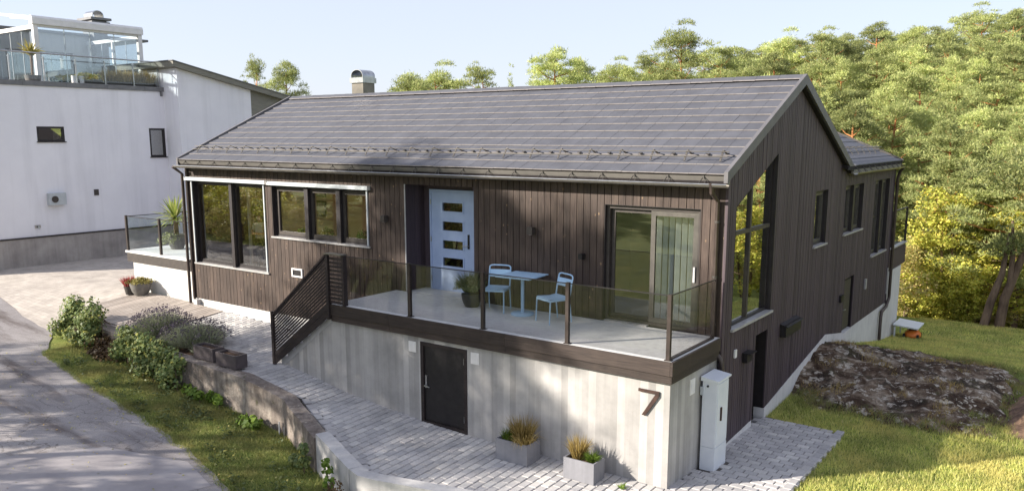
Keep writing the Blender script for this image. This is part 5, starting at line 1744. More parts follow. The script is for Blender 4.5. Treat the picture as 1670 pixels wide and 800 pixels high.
yp = pot('potted_plant', (-17.25, 1.05, .002), [(.17, 0), (.22, .12), (.26, .36), (.28, .44)], 'pot_grey', 'tall yucca in a dark pot on the left terrace')
MB().tube([(-17.25, 1.05, .35), (-17.24, 1.05, .7), (-17.25, 1.04, .92)], [.07, .065, .075], 10).build('stem', 'trunkbrown', yp, smooth=True)
rg = np.random.default_rng(12)
n = 120
a = rg.uniform(0, 2 * math.pi, n)
el = rg.uniform(-.25, 1.35, n)
Dv = np.stack([np.cos(a) * np.cos(el), np.sin(a) * np.cos(el), np.sin(el)], 1)
P0 = np.array([-17.25, 1.04, .90]) + Dv * .04
L = rg.uniform(.55, .78, n)
S = unit(np.cross(Dv, np.array([0, 0, 1.0]) + rg.normal(0, .15, (n, 3)))) * .024
mid = P0 + Dv * (L * .55)[:, None]
tip = P0 + Dv * L[:, None] - np.array([0, 0, 1]) * (.10 * np.cos(el))[:, None]
V = np.stack([P0 - S * .6, P0 + S * .6, mid + S, mid - S, tip], 1).reshape(-1, 3)
i5 = np.arange(n)[:, None] * 5
F = np.concatenate([i5 + np.array([[0, 1, 2]]), i5 + np.array([[0, 2, 3]]), i5 + np.array([[3, 2, 4]])])
link('crown', np_mesh('crown', V, F), 'yucca', yp)
leafball('trailing_leaves', (-17.2, .85, .36), .26, 300, .06, 'ivy', yp, 13, .8, .1)
leafball('trailing_leaves', (-17.55, .75, .25), .17, 200, .05, 'ivy', yp, 15, .9, .1)

bp = pot('potted_plant', (-4.93, -.42, .003), [(.13, 0), (.18, .10), (.20, .20), (.20, .26)], 'pot_dark', 'round grey-green shrub in a dark pot beside the blue front door')
leafball('foliage', (-4.95, -.42, .38), .30, 2600, .035, 'potleaf', bp, 14, .85)
tuft('foliage', (-4.95, -.42, .3), 500, .42, 1.0, 'potleaf', bp, .012, .2, .14, 16)

# herbs on the kitchen window sill, seen through the glass
for k, (x, h, nm) in enumerate(((-10.85, .2, 'leftmost'), (-10.0, .28, 'second from left'), (-9.45, .26, 'third from left'), (-8.75, .34, 'rightmost'))):
    zz = .80
    T = thing('herb_pot', 'small green herb in a white pot behind the kitchen window, ' + nm, 'potted plant', (x, .42, zz))
    MB().lathe((x, .42, zz), [(.05, 0), (.065, .12)], 14).build('pot', 'white', T, smooth=True)
    leafball('foliage', (x, .42, zz + .2), h * .6, 160, .06, 'greentuft', T, 20 + k, 1.0)
MB().box(-11.4, -8.1, .28, .85, .74, .795).build('kitchen_counter', 'interiorfloor', house)

# ------------------------------------------------------------------ person behind the left window
def person(loc, rz, h):
    s = h / 1.75
    t = thing('person', 'person in a white T-shirt standing indoors behind the tall left window', 'person', loc, rz, local=True)
    J = {'pel': (0, 0, .95), 'sp': (0, .01, 1.12), 'ch': (0, .01, 1.32), 'nk': (0, 0, 1.47), 'hd': (0, .02, 1.56), 'hd2': (0, .02, 1.68),
         'hl': (.1, 0, .90), 'kl': (.11, .02, .50), 'al': (.11, 0, .08), 'fl': (.12, .14, .03), 'hr': (-.1, 0, .90), 'kr': (-.11, .03, .50), 'ar': (-.11, 0, .08), 'fr': (-.12, .14, .03),
         'sl': (.19, 0, 1.40), 'el': (.25, .02, 1.13), 'wl': (.14, .22, 1.10), 'ml': (.08, .28, 1.12), 'sr': (-.19, 0, 1.40), 'er': (-.25, .02, 1.13), 'wr': (-.14, .22, 1.10), 'mr': (-.08, .28, 1.12)}
    Rr = {'pel': .15, 'sp': .135, 'ch': .15, 'nk': .058, 'hd': .088, 'hd2': .092, 'hl': .095, 'kl': .062, 'al': .04, 'fl': .035, 'hr': .095, 'kr': .062, 'ar': .04, 'fr': .035, 'sl': .065, 'el': .045, 'wl': .03, 'ml': .035, 'sr': .065, 'er': .045, 'wr': .03, 'mr': .035}
    E_ = [('pel', 'sp'), ('sp', 'ch'), ('ch', 'nk'), ('nk', 'hd'), ('hd', 'hd2'), ('pel', 'hl'), ('hl', 'kl'), ('kl', 'al'), ('al', 'fl'), ('pel', 'hr'), ('hr', 'kr'), ('kr', 'ar'), ('ar', 'fr'), ('ch', 'sl'), ('sl', 'el'), ('el', 'wl'), ('wl', 'ml'), ('ch', 'sr'), ('sr', 'er'), ('er', 'wr'), ('wr', 'mr')]
    ks = list(J)
    me = bpy.data.meshes.new('body')
    me.from_pydata([tuple(c * s for c in J[k]) for k in ks], [(ks.index(a), ks.index(b)) for a, b in E_], [])
    bm = bmesh.new()
    bm.from_mesh(me)
    lay = bm.verts.layers.skin.verify()
    bm.verts.ensure_lookup_table()
    for k, name in enumerate(ks):
        r = Rr[name] * s
        bm.verts[k][lay].radius = (r, r * (.75 if name in ('pel', 'sp', 'ch') else 1))
        bm.verts[k][lay].use_root = k == 0
    bm.to_mesh(me)
    bm.free()
    o = bpy.data.objects.new('tmp_body', me)
    col.objects.link(o)
    o.modifiers.new('skin', 'SKIN')
    sd_ = o.modifiers.new('sub', 'SUBSURF')
    sd_.levels = sd_.render_levels = 2
    dg = bpy.context.evaluated_depsgraph_get()
    dg.update()
    me2 = bpy.data.meshes.new_from_object(o.evaluated_get(dg))
    bpy.data.objects.remove(o)
    for m_ in ('person_skin', 'person_shirt', 'person_dark', 'person_hair'):
        me2.materials.append(M[m_])
    for f in me2.polygons:
        z = f.center.z / s
        x = abs(f.center.x) / s
        y = f.center.y / s
        i_ = 0
        if z < .96 and y < .2 and x < .22: i_ = 2
        if .96 <= z < 1.45 and (x < .21 or z > 1.22) and y < .14: i_ = 1
        if z > 1.60 and (y < .045 or z > 1.70): i_ = 3
        f.material_index = i_
        f.use_smooth = True
    me2.name = 'body'
    b = link('body', me2, None, t, local=True)
    for sx in (-1, 1):
        for k in range(4):
            MB().tube([(sx * (.10 - k * .012) * s, .28 * s, (1.10 + .012 * k) * s), (sx * (.05 - k * .01) * s, .315 * s, (1.105 + .014 * k) * s), (sx * (.015 - k * .004) * s, .30 * s, (1.10 + .014 * k) * s)], [.010 * s, .009 * s, .007 * s], 6).build('finger', 'person_skin', b, smooth=True, local=True)
        MB().tube([(sx * .11 * s, .27 * s, 1.13 * s), (sx * .09 * s, .30 * s, 1.165 * s), (sx * .05 * s, .31 * s, 1.16 * s)], [.012 * s, .010 * s, .008 * s], 6).build('finger', 'person_skin', b, smooth=True, local=True)
        MB().lathe((sx * .035 * s, .105 * s, 1.645 * s), [(.002, -.008 * s), (.012 * s, 0), (.002, .008 * s)], 8).build('eye', 'person_hair', b, local=True)
    MB().add([(-.016 * s, .108 * s, 1.60 * s), (.016 * s, .108 * s, 1.60 * s), (0, .137 * s, 1.605 * s), (0, .108 * s, 1.65 * s)], [(0, 1, 2), (0, 2, 3), (1, 3, 2)]).build('nose', 'person_skin', b, local=True)
    return t
person((-13.72, 1.35, -.279), R(200), 1.52)
# ------------------------------------------------------------------ vegetation
def pine_proto(seed, h, R0, crown_from=.35, n_limb=26, tufts=90, slim=False, mat='needle'):
    rg = np.random.default_rng(seed)
    ph = rg.uniform(0, 6, 2)
    def tp(z):
        return np.array([.10 * math.sin(z * .5 + ph[0]) * z / h * 1.6, .10 * math.sin(z * .43 + ph[1]) * z / h * 1.6, z])
    tr = MB()
    zs = np.linspace(0, h * .95, 9)
    tr.tube([tp(z) for z in zs], [max(.02, (.021 * h) * (1 - .9 * z / h)) for z in zs], 8)
    cl = []
    for k in range(n_limb):
        f = crown_from + (1 - crown_from) * (k + rg.uniform(0, 1)) / n_limb
        z = h * f * .95
        az = k * 2.4 + rg.uniform(-.5, .5)
        u = (f - crown_from) / (1 - crown_from)
        if slim:
            L = R0 * (1 - u) ** .8 * rg.uniform(.7, 1.1) + .08
        else:
            L = R0 * (.55 + .75 * math.sin(math.pi * min(1, .18 + u * .75))) * (1 - .55 * u ** 3) * rg.uniform(.65, 1.1) * .8
        rise = (.10 + .35 * u) * L + rg.uniform(-.1, .15)
        o = tp(z)
        dv = np.array([math.cos(az), math.sin(az), 0])
        p1 = o + dv * L * .5 + np.array([0, 0, rise * .3])
        p2 = o + dv * L + np.array([0, 0, rise])
        r0 = .010 * h * (1 - .75 * f) * 1.1
        tr.tube([o, p1, p2], [r0, r0 * .6, r0 * .25], 5, False)
        m = 4 if L < .8 else (8 if L < 1.8 else 13)
        for q in range(m):
            t = 1.0 if q == 0 else rg.uniform(.22, 1.02)
            c = (o + (p1 - o) * t * 2) if t < .5 else (p1 + (p2 - p1) * (t - .5) * 2)
            side = np.array([-dv[1], dv[0], 0]) * rg.normal(0, .36 * L * (.3 if q == 0 else 1) * .6)
            c = c + side + np.array([0, 0, rg.normal(.1, .22)])
            s = rg.choice([.2, .28, .36, .5]) * rg.uniform(.85, 1.15) * (1.0 if not slim else .55) * (h / 10) ** .5
            cl.append((c, s, s * rg.uniform(.45, .8)))
    if not slim:
        for q in range(5):
            cl.append((tp(h * .95) + rg.normal(0, .25, 3) * np.array([1, 1, .5]), .42, .28))
    C = np.array([c for c, _, _ in cl])
    SX = np.array([s for _, s, _ in cl])
    SZ = np.array([z for _, _, z in cl])
    idx = np.repeat(np.arange(len(cl)), np.maximum(20, (tufts * (SX / .5) ** 2 * .8).astype(int)))
    d = unit(rg.normal(size=(len(idx), 3)))
    d[:, 2] = np.where(d[:, 2] < -.25, -d[:, 2] * .6, d[:, 2])
    rr = rg.uniform(.2, 1.0, len(idx))[:, None] ** .55 * rg.choice([1, 1, 1.25], len(idx))[:, None]
    Pp = C[idx] + d * rr * np.stack([SX[idx], SX[idx], SZ[idx]], 1)
    Dd = d * .8 + rg.normal(0, .45, d.shape) + np.array([0, 0, .45])
    V, F = blades(Pp, Dd, rg.uniform(.08, .17, len(idx)), rg.uniform(.024, .045, len(idx)), 0, rg)
    me = np_mesh('crown', V, F)
    me.materials.append(M[mat])
    tm = tr.mesh('trunk', True)
    tm.materials.append(M['bark'])
    return tm, me

def broad_proto(seed, h, R0, mat, leaf=.11, n=5200, base=.25, dense=34):
    rg = np.random.default_rng(seed)
    tr = MB()
    cl = []
    stems = 3 if h < 5 else 2
    for s_ in range(stems):
        a = rg.uniform(0, 6.28)
        lean = rg.uniform(.03, .2)
        top = np.array([math.cos(a) * lean * h, math.sin(a) * lean * h, h * rg.uniform(.8, .93)])
        pts = [top * t + np.array([.08 * math.sin(5 * t + a), .08 * math.cos(4 * t), 0]) for t in np.linspace(0, 1, 6)]
        tr.tube(pts, [max(.012, .014 * h * (1 - .85 * t)) for t in np.linspace(0, 1, 6)], 6)
        for k in range(dense // stems):
            f = base + (1 - base) * rg.uniform(0, 1)
            o = top * f
            az = rg.uniform(0, 6.28)
            L = R0 * math.sin(math.pi * min(.93, .2 + .75 * (f - base) / (1 - base))) * rg.uniform(.5, 1.05)
            e = o + np.array([math.cos(az) * L, math.sin(az) * L, rg.uniform(.1, .5) * L])
            tr.tube([o, (o + e) / 2 + np.array([0, 0, .06]), e], [.007 * h * .5, .004 * h * .5, .008], 4, False)
            for q in range(3):
                cl.append((o + (e - o) * rg.uniform(.5, 1.05) + rg.normal(0, .15, 3), rg.uniform(.28, .5) * (h / 6) ** .5))
        cl.append((top, .4))
    C = np.array([c for c, _ in cl])
    S = np.array([s for _, s in cl])
    idx = rg.integers(0, len(cl), n)
    d = unit(rg.normal(size=(n, 3)))
    Pp = C[idx] + d * (rg.uniform(.1, 1, n) ** .5 * S[idx])[:, None] * np.array([1, 1, .7])
    V, F = leaves(Pp, d * .5 + rg.normal(0, .6, (n, 3)) + np.array([0, 0, .5]), leaf * rg.uniform(.6, 1.3, n), rg, .65)
    me = np_mesh('crown', V, F)
    me.materials.append(M[mat])
    tm = tr.mesh('trunk', True)
    tm.materials.append(M['trunkbrown'])
    return tm, me

PINES = [pine_proto(100 + k, 10, (2.3, 2.6, 2.0, 2.9, 2.4)[k], (.20, .34, .16, .26, .36)[k], (34, 30, 36, 34, 30)[k], 330, mat=('needle', 'needle', 'needle2', 'needle', 'needle2')[k]) for k in range(5)]
AIRY = [pine_proto(170 + k, 10, (2.6, 2.3, 2.8)[k], (.28, .35, .22)[k], (20, 18, 24)[k], 120, mat='needle') for k in range(3)]
HIGH = [pine_proto(180 + k, 10, 2.5, .60, 20, 260, mat='needle') for k in range(2)]
SLIM = [pine_proto(130, 6, .8, .15, 26, 90, True, 'needle2')]
BROAD = [broad_proto(140 + k, 6, (1.9, 1.6, 2.2)[k], ('leafy', 'undergrowth', 'leafy')[k], (.12, .11, .13)[k], 8500) for k in range(3)]
SHRUB = [broad_proto(150 + k, 2.6, (1.3, 1.5)[k], ('undergrowth', 'leafy')[k], .085, 4200, .05, 30) for k in range(2)]

def plant_tree(name, proto, loc, h, h0, rz, label, cat, group, wide=1.0):
    t = thing(name, label, cat, loc, rz, group, local=True)
    s = h / h0
    t.scale = (s * wide, s * wide, s)
    a = link('trunk', proto[0], None, t, local=True)
    b = link('crown', proto[1], None, t, local=True)
    return t

CAM = Vector((4.957, -12.759, 3.269))
def heading(u):
    """horizontal bearing of a picture column (1670 px wide photograph)"""
    a = R(35.848) - math.atan((u - 835) / 1342.58)
    return Vector((-math.sin(a), math.cos(a)))
def from_view(u, dist):
    d = heading(u)
    return CAM.x + d.x * dist, CAM.y + d.y * dist

rt_ = random.Random(31)
# named trees on the skyline behind the roof: (column, distance, height of top above the horizon row, proto, label)
def top_z(v, dist):
    return CAM.z + (223 - v - 17) / 1342.58 * dist * 1.02
sky_trees = [
    (428, 62, 102, 0, .55, 'small pine whose tip shows above the white house roof, left of a pair'),
    (478, 58, 104, 2, .7, 'small pine tip just left of the ridge of the tiled roof'),
    (668, 60, 122, 1, 1.1, 'low spreading pine at the left end of the tree line behind the ridge'),
    (715, 62, 114, 3, 1.0, 'rounded pine behind the ridge right of the chimney'),
    (790, 60, 108, 0, .9, 'bushy pine behind the ridge with open gaps in its crown'),
    (905, 56, 80, 1, .85, 'open dark pine standing tall alone above the roof ridge'),
    (945, 60, 96, 2, .75, 'dark pine close to the right of the tall lone pine'),
    (1005, 66, 104, 3, 1.0, 'low pine between the lone pine and the big pine'),
    (1055, 64, 92, 0, .9, 'pine at the left flank of the big rounded pine'),
    (1105, 60, 55, 3, .95, 'big rounded pine with pale branches above the roof'),
    (1165, 58, 78, 4, .9, 'pine directly right of the big rounded pine'),
    (690, 68, 128, 2, 1.1, 'low pine crown filling the tree line right of the spreading pine'),
    (750, 66, 124, 4, 1.1, 'low pine crown between the rounded pine and the bushy pine'),
    (985, 70, 118, 4, 1.2, 'low pine crown right of the dark pine behind the ridge'),
    (1030, 58, 112, 2, 1.1, 'low pine crown just left of the big rounded pine'),
    (1080, 70, 98, 1, 1.1, 'pine crown half hidden behind the big rounded pine'),
    (1140, 70, 92, 0, 1.1, 'pine crown behind the right flank of the big rounded pine'),
    (1195, 62, 84, 2, 1.1, 'pine at the left end of the hillside stand'),
]
for u, dist, v, p, wd, lab in sky_trees:
    x, y = from_view(u, dist)
    z0 = G(x, y) - .2
    plant_tree('pine_tree', PINES[p], (x, y, z0), top_z(v - 8, dist) - z0, 10, rt_.uniform(0, 6), lab, 'pine', 'pines on the skyline', wd)
x, y = from_view(838, 58)
z0 = G(x, y)
plant_tree('spruce_tree', SLIM[0], (x, y, z0), top_z(113, 58) - z0, 6, 1.0, 'slender pointed young tree behind the middle of the ridge', 'spruce', None, .55)

# the stand on the hillside, front row to skyline
rows = [(36, 1500, 1700, 75, 185), (42, 1300, 1715, 62, 155), (48, 1210, 1715, 56, 118), (55, 1180, 1720, 56, 84), (63, 1180, 1720, 56, 58), (72, 1190, 1720, 60, 42), (82, 1200, 1720, 64, 34)]
ORD = ['first', 'second', 'third', 'fourth', 'fifth', 'sixth', 'seventh', 'eighth', 'ninth', 'tenth', 'eleventh', 'twelfth', 'thirteenth', 'fourteenth', 'fifteenth', 'sixteenth', 'seventeenth', 'eighteenth']
ROWN = ['nearest', 'second', 'third', 'fourth', 'fifth', 'sixth', 'skyline']
for rown, (dist, u0, u1, du, v) in zip(ROWN, rows):
    cnt = 0
    u = u0 + rt_.uniform(0, du * .6)
    while u < u1:
        dd = dist * rt_.uniform(.95, 1.06)
        x, y = from_view(u, dd)
        z0 = G(x, y) - .3
        skyl = interp(u, [1170, 1300, 1450, 1600, 1680, 1720], [72, 50, 42, 28, 55, 60])
        vv = max(v, skyl) + rt_.uniform(-4, 24)
        if not (dist < 34 and u > 1560):
            plant_tree('pine_tree', PINES[rt_.randrange(5)], (x, y, z0), max(5, top_z(vv, dd) - z0), 10, rt_.uniform(0, 6), 'sunlit pine in the %s row of the hillside stand, %s from the left' % (rown, ORD[cnt]), 'pine', 'hillside pines', rt_.uniform(.85, 1.15))
            cnt += 1
        u += du * rt_.uniform(.75, 1.25)
# foot of the hill: broadleaf trees, undergrowth and the forked pine
near = [(1565, 34, 262, 0, 'bright yellow-green tree at the lawn edge, left of the forked pine'), (1640, 36, 250, 2, 'large yellow-green tree behind the forked pine at the right edge'), (1492, 35, 335, 1, 'brownish young tree right behind the rear balcony'), (1695, 35, 245, 2, 'yellow-green tree cut by the right edge of the picture')]
for u, dist, v, p, lab in near:
    x, y = from_view(u, dist)
    z0 = G(x, y) - .2
    plant_tree('broadleaf_tree', BROAD[p], (x, y, z0), top_z(v, dist) - z0, 6, rt_.uniform(0, 6), lab, 'tree', 'trees at the lawn edge', 1.05)
for k in range(26):
    u = 1475 + (k * 61.8) % 240
    dist = 32.6 + (k * 1.37) % 5.5
    x, y = from_view(u, dist)
    if y < 19.4: y = 19.4 + (k % 3) * .4
    z0 = G(x, y) - .1
    plant_tree('shrub', SHRUB[k % 2], (x, y, z0), rt_.uniform(1.6, 3.0), 2.6, rt_.uniform(0, 6), 'loose sunlit shrub in the undergrowth below the hillside pines', 'shrub', 'undergrowth shrubs', 1.1)
# forked pine at the right edge
fx, fy = from_view(1648, 31.6)
fz = G(fx, fy) - .2
fp = thing('forked_pine', 'forked pine with two leaning bare trunks at the edge of the lawn', 'pine', (fx, fy, fz))
MB().tube([(fx, fy, fz), (fx + .1, fy, fz + 1.2), (fx + .35, fy + .1, fz + 2.2), (fx + .75, fy, fz + 3.6), (fx + 1.2, fy, fz + 5.2)], [.17, .15, .13, .10, .05], 10).tube([(fx + .2, fy, fz + 1.6), (fx + .2, fy, fz + 2.6), (fx + .1, fy, fz + 3.8)], [.1, .08, .04], 8).build('trunk', 'trunkbrown', fp, smooth=True)
MB().tube([(fx - .45, fy - .1, fz), (fx - .3, fy - .05, fz + 1.0), (fx - .05, fy, fz + 2.0), (fx + .05, fy, fz + 3.4)], [.15, .13, .1, .04], 8).build('trunk', 'trunkbrown', fp, smooth=True)
rg = np.random.default_rng(77)
cl = [(np.array([fx + rg.normal(.4, .8), fy + rg.normal(0, .6), fz + rg.uniform(2.6, 6.0)]), rg.uniform(.35, .6)) for _ in range(42)]
C = np.array([c for c, _ in cl]); S = np.array([s for _, s in cl])
idx = np.repeat(np.arange(len(cl)), 130)
d = unit(rg.normal(size=(len(idx), 3)))
Pp = C[idx] + d * (rg.uniform(.3, 1, len(idx)) ** .6 * S[idx])[:, None] * np.array([1, 1, .55])
V, F = blades(Pp, d * .8 + rg.normal(0, .4, d.shape) + np.array([0, 0, .4]), rg.uniform(.1, .2, len(idx)), rg.uniform(.03, .06, len(idx)), 0, rg)
link('crown', np_mesh('crown', V, F), 'needle2', fp)

# trees to the right of the picture (seen in the gable windows) and across the lane (their shade falls on the forecourt)
for k, (x, y, h, p) in enumerate([(12, 22, 9, 0), (16, 28, 10, 1), (10, 31, 10, 3), (20, 20, 9, 2), (24, 34, 11, 4), (14, 38, 11, 0), (30, 26, 10, 1), (20, 46, 12, 3), (9, 40, 11, 4), (34, 44, 12, 0), (26, 52, 12, 1), (12, 52, 12, 2)]):
    plant_tree('pine_tree', PINES[p], (x, y, G(x, y) - .3), h, 10, k * 1.3, 'pine beyond the right edge mirrored in the gable windows, %s of the group' % ORD[k], 'pine', 'pines beyond the right edge', 1.1)
for k, (x, y, h, p) in enumerate([(8, 24, 5.5, 0), (12.5, 17, 4.5, 2), (16, 15, 4, 0), (9.5, 27.5, 5, 1)]):
    plant_tree('broadleaf_tree', BROAD[p], (x, y, G(x, y) - .2), h, 6, k * 2.1, 'yellow-green tree further right at the lawn edge, reflected in the gable windows', 'tree', 'trees beyond the right edge', 1.1)

def sunpos(c, a):
    """a place given across (c) and along (a) the direction of the sunlight"""
    return (a * HX + c * HY, a * HY - c * HX)
shade = [(-5.2, -20.5, 9.8, AIRY[0], .85), (-3.6, -22.5, 9.9, HIGH[0], .8), (-2.1, -24, 9.9, HIGH[1], .75), (-4.7, -26, 9.5, HIGH[1], .8), (-1.2, -21, 9.0, AIRY[1], .7), (-6.6, -23, 8.0, AIRY[2], .8),
         (-.3, -20, 6.8, AIRY[1], .7), (-7.6, -21, 5.2, AIRY[0], .8), (-8.8, -21, 3.2, AIRY[2], .8), (-3.0, -18, 6.5, AIRY[0], .9), (-5.4, -17.5, 5.0, AIRY[1], .9)]
for k, (c, a, etop, pr, wd) in enumerate(shade):
    x, y = sunpos(c, a)
    z0 = zr(x) - .3
    plant_tree('pine_tree', pr, (x, y, z0), etop + (-20 - a) * .445 - z0, 10, k * 1.7 + .4, 'airy pine across the lane whose shade dapples the forecourt, %s of the group' % ORD[k], 'pine', 'pines across the lane', wd)
for k, (c, a, ztop, p) in enumerate([(-.6, -17, 3.6, 0), (-4.6, -16.2, 1.4, 1)]):
    x, y = sunpos(c, a)
    z0 = zr(x) - .2
    plant_tree('broadleaf_tree', BROAD[p], (x, y, z0), ztop - z0, 6, k * 1.1, 'bushy tree across the lane, shading the road', 'tree', 'trees across the lane', 1.0)
for k in range(13):
    c = -30 + k * 3.1
    x, y = sunpos(c, -46 - (k % 3) * 4)
    z0 = -2.0
    plant_tree('pine_tree', PINES[k % 5], (x, y, z0), 9.0 + (k % 4) * .9, 10, k * .9, 'pine far across the lane, %s of the row from the left' % ORD[k], 'pine', 'pines far across the lane', 1.15)

for k in range(15):
    x = -23.5 - k * 1.75
    y = -10.6 - .22 * k + (k % 3) * .5
    plant_tree('hedge_shrub', SHRUB[k % 2], (x, y, -1.7), 2.2 + (k % 4) * .25, 2.6, k * 1.9, 'loose hedge shrub along the far side of the lane', 'shrub', 'hedge across the lane', 1.25)
for k in range(9):
    x, y = sunpos(-24 + k * 2.7, -33 - (k % 3) * 2)
    plant_tree('broadleaf_tree', BROAD[k % 3], (x, y, -2), 5.2 + (k % 3) * .5, 6, k * 1.3, 'broadleaf tree standing behind the hedge across the lane', 'tree', 'trees behind the hedge', 1.2)

# ------------------------------------------------------------------ creeper and shrubs on the retaining wall
def foliage_patch(name, pts, n, size, mat, label, cat, seed, up=.4, extra=None):
    rg = np.random.default_rng(seed)
    pts = np.array(pts)
    idx = rg.integers(0, len(pts), n)
    d = unit(rg.normal(size=(n, 3)))
    r = rg.uniform(.2, 1, n) ** .5
    Pp = pts[idx, :3] + d * (r * pts[idx, 3])[:, None]
    N = d * .7 + rg.normal(0, .4, (n, 3)) + np.array([0, -.3, up])
    V, F = leaves(Pp, N, size * rg.uniform(.55, 1.35, n), rg, .8)
    T = thing(name, label, cat, tuple(pts[:, :3].mean(0) * np.array([1, 1, 0]) + np.array([0, 0, pts[:, 2].min() - .2])))
    link('foliage', np_mesh('foliage', V, F), mat, T)
    st = MB()
    for k in range(0, len(pts), 2):
        b = pts[k]
        st.tube([(b[0] + .1, b[1] - .05, zr(b[0]) - .05), (b[0] + .03, b[1], (zr(b[0]) + b[2]) / 2), tuple(b[:3])], [.012, .009, .005], 5)
    st.build('stem', 'trunkbrown', T)
    return T
rg = np.random.default_rng(5)
def wall_pts(x0, x1, n, zlo, zhi, out, r):
    res = []
    for k in range(n):
        x = rg.uniform(x0, x1)
        y = interp(x, [-16.4, -13.6, -11.7, -8.05], [-2.25, -2.42, -2.58, -2.70]) - .3
        top = P(x, -2.3)
        t = rg.uniform(0, 1)
        z = zr(x) + (top + zhi - zr(x)) * t + zlo
        res.append((x, y - out * (1 - t * .8) * rg.uniform(.2, 1), z, r * rg.uniform(.7, 1.2)))
    return res
cr = foliage_patch('creeper', wall_pts(-13.6, -10.9, 70, .1, .12, .42, .20), 7000, .075, 'creeper', 'dense green creeper hanging over the old retaining wall', 'creeper', 6)
foliage_patch('creeper_bush', wall_pts(-16.4, -14.6, 50, .12, .42, .55, .24), 4800, .075, 'creeper', 'tall creeper bush at the far end of the retaining wall', 'shrub', 7)
foliage_patch('reddish_shrub', wall_pts(-15.0, -13.5, 30, .05, -.22, .5, .2), 1700, .08, 'creeper_red', 'dark reddish-brown twiggy shrub between the two creepers', 'shrub', 8)
foliage_patch('wall_weed', [(-10.7 + .3 * k, -3.05 - .05 * (k % 3), zr(-10.7) + .12, .12) for k in range(5)], 420, .085, 'greentuft', 'bright green leafy weeds at the foot of the creeper', 'weed', 9)
foliage_patch('verge_weed', [(-8.2, -3.25, zr(-8.2) + .12, .16), (-8.0, -3.3, zr(-8) + .18, .12), (-8.4, -3.3, zr(-8.4) + .1, .14)], 150, .11, 'greentuft', 'broad-leaved green weed at the foot of the bare wall', 'weed', 10)
foliage_patch('ivy_plant', [(-6.0, -3.85, zr(-6) + .25, .14), (-5.9, -3.9, zr(-6) + .5, .10), (-6.3, -3.75, zr(-6) + .15, .14)], 260, .08, 'creeper', 'small climbing plant at the foot of the newer wall', 'weed', 11)
foliage_patch('wall_sapling', [(-4.9, -4.25, -2.05, .10), (-4.88, -4.3, -1.92, .07), (-4.85, -4.3, -2.25, .10)], 90, .085, 'greentuft', 'small sapling growing against the newer pale wall', 'weed', 12)
foliage_patch('red_bush', [(-4.5, -4.45, -2.2, .14), (-4.35, -4.5, -2.3, .14)], 160, .05, 'creeper_red', 'small dark red plant at the bottom edge below the pale wall', 'plant', 13)
# boulder at the end of the wall
bm = bmesh.new()
bmesh.ops.create_icosphere(bm, subdivisions=4, radius=1)
for v in bm.verts:
    n_ = 1 + .25 * noise.noise(v.co * 1.7) + .08 * noise.noise(v.co * 5)
    v.co = Vector((v.co.x * .55 * n_, v.co.y * .4 * n_, v.co.z * .42 * n_))
me = bpy.data.meshes.new('boulder')
bm.to_mesh(me); bm.free()
me.shade_smooth()
o = link('boulder', me, 'rock', label='pale lichen-covered boulder at the far end of the retaining wall', cat='boulder')
o.location = (-15.55, -2.45, -1.62)

# planting bed with two lavender bushes
bed = sheet('planting_bed', 'bedsoil', [(-13.7, -2.42), (-13.6, -1.62), (-11.0, -1.93), (-10.98, -2.6), (-11.7, -2.56)], lambda x, y: P(x, y) + .03 + .03 * noise.noise((x * 4, y * 4, 0)), .2)
def lavender(c, r, h, n, label, seed, heads=True):
    T = thing('lavender_bush', label, 'lavender', c)
    rg = np.random.default_rng(seed)
    a = rg.uniform(0, 6.28, n)
    rr = np.sqrt(rg.uniform(0, 1, n))
    base_ = np.stack([c[0] + np.cos(a) * rr * r * .45, c[1] + np.sin(a) * rr * r * .45, np.full(n, c[2])], 1)
    tip = np.stack([c[0] + np.cos(a) * rr * r, c[1] + np.sin(a) * rr * r, c[2] + h * np.sqrt(1.02 - rr ** 2 * .8)], 1)
    P0 = base_ + (tip - base_) * rg.uniform(.3, .85, n)[:, None]
    V, F = blades(P0, (tip - base_) + rg.normal(0, .12, (n, 3)), rg.uniform(.10, .2, n), rg.uniform(.008, .016, n), 0, rg)
    link('foliage', np_mesh('foliage', V, F), 'lavender', T)
    if heads:
        m = n // 14
        st = tip[:m] + rg.normal(0, .03, (m, 3))
        D_ = unit((tip - base_)[:m] + rg.normal(0, .1, (m, 3)))
        V1, F1 = blades(st, D_, rg.uniform(.1, .2, m), np.full(m, .006), 0, rg)
        link('stalks', np_mesh('stalks', V1, F1), 'lavender', T)
        hp = st + D_ * rg.uniform(.1, .18, m)[:, None]
        V2, F2 = cat_vf(*[leaves(hp + rg.normal(0, .01, (m, 3)), rg.normal(size=(m, 3)), np.full(m, .04), rg, .5) for _ in range(3)])
        link('flower_heads', np_mesh('flower_heads', V2, F2), 'lavflower', T)
lavender((-13.15, -2.05, P(-13.1, -2)), .66, .54, 9000, 'greyish lavender bush with purple heads, left of the pair', 41)
lavender((-11.75, -2.08, P(-11.8, -2)), .70, .50, 9000, 'pale green lavender bush next to the planter boxes', 42, True)
lavender((-12.5, -2.3, P(-12.5, -2)), .22, .2, 700, 'small pale lavender tuft in front between the two bushes', 43, False)
lavender((-11.15, -2.3, P(-11.15, -2)), .26, .2, 800, 'low silvery tuft beside the planter boxes', 44, False)

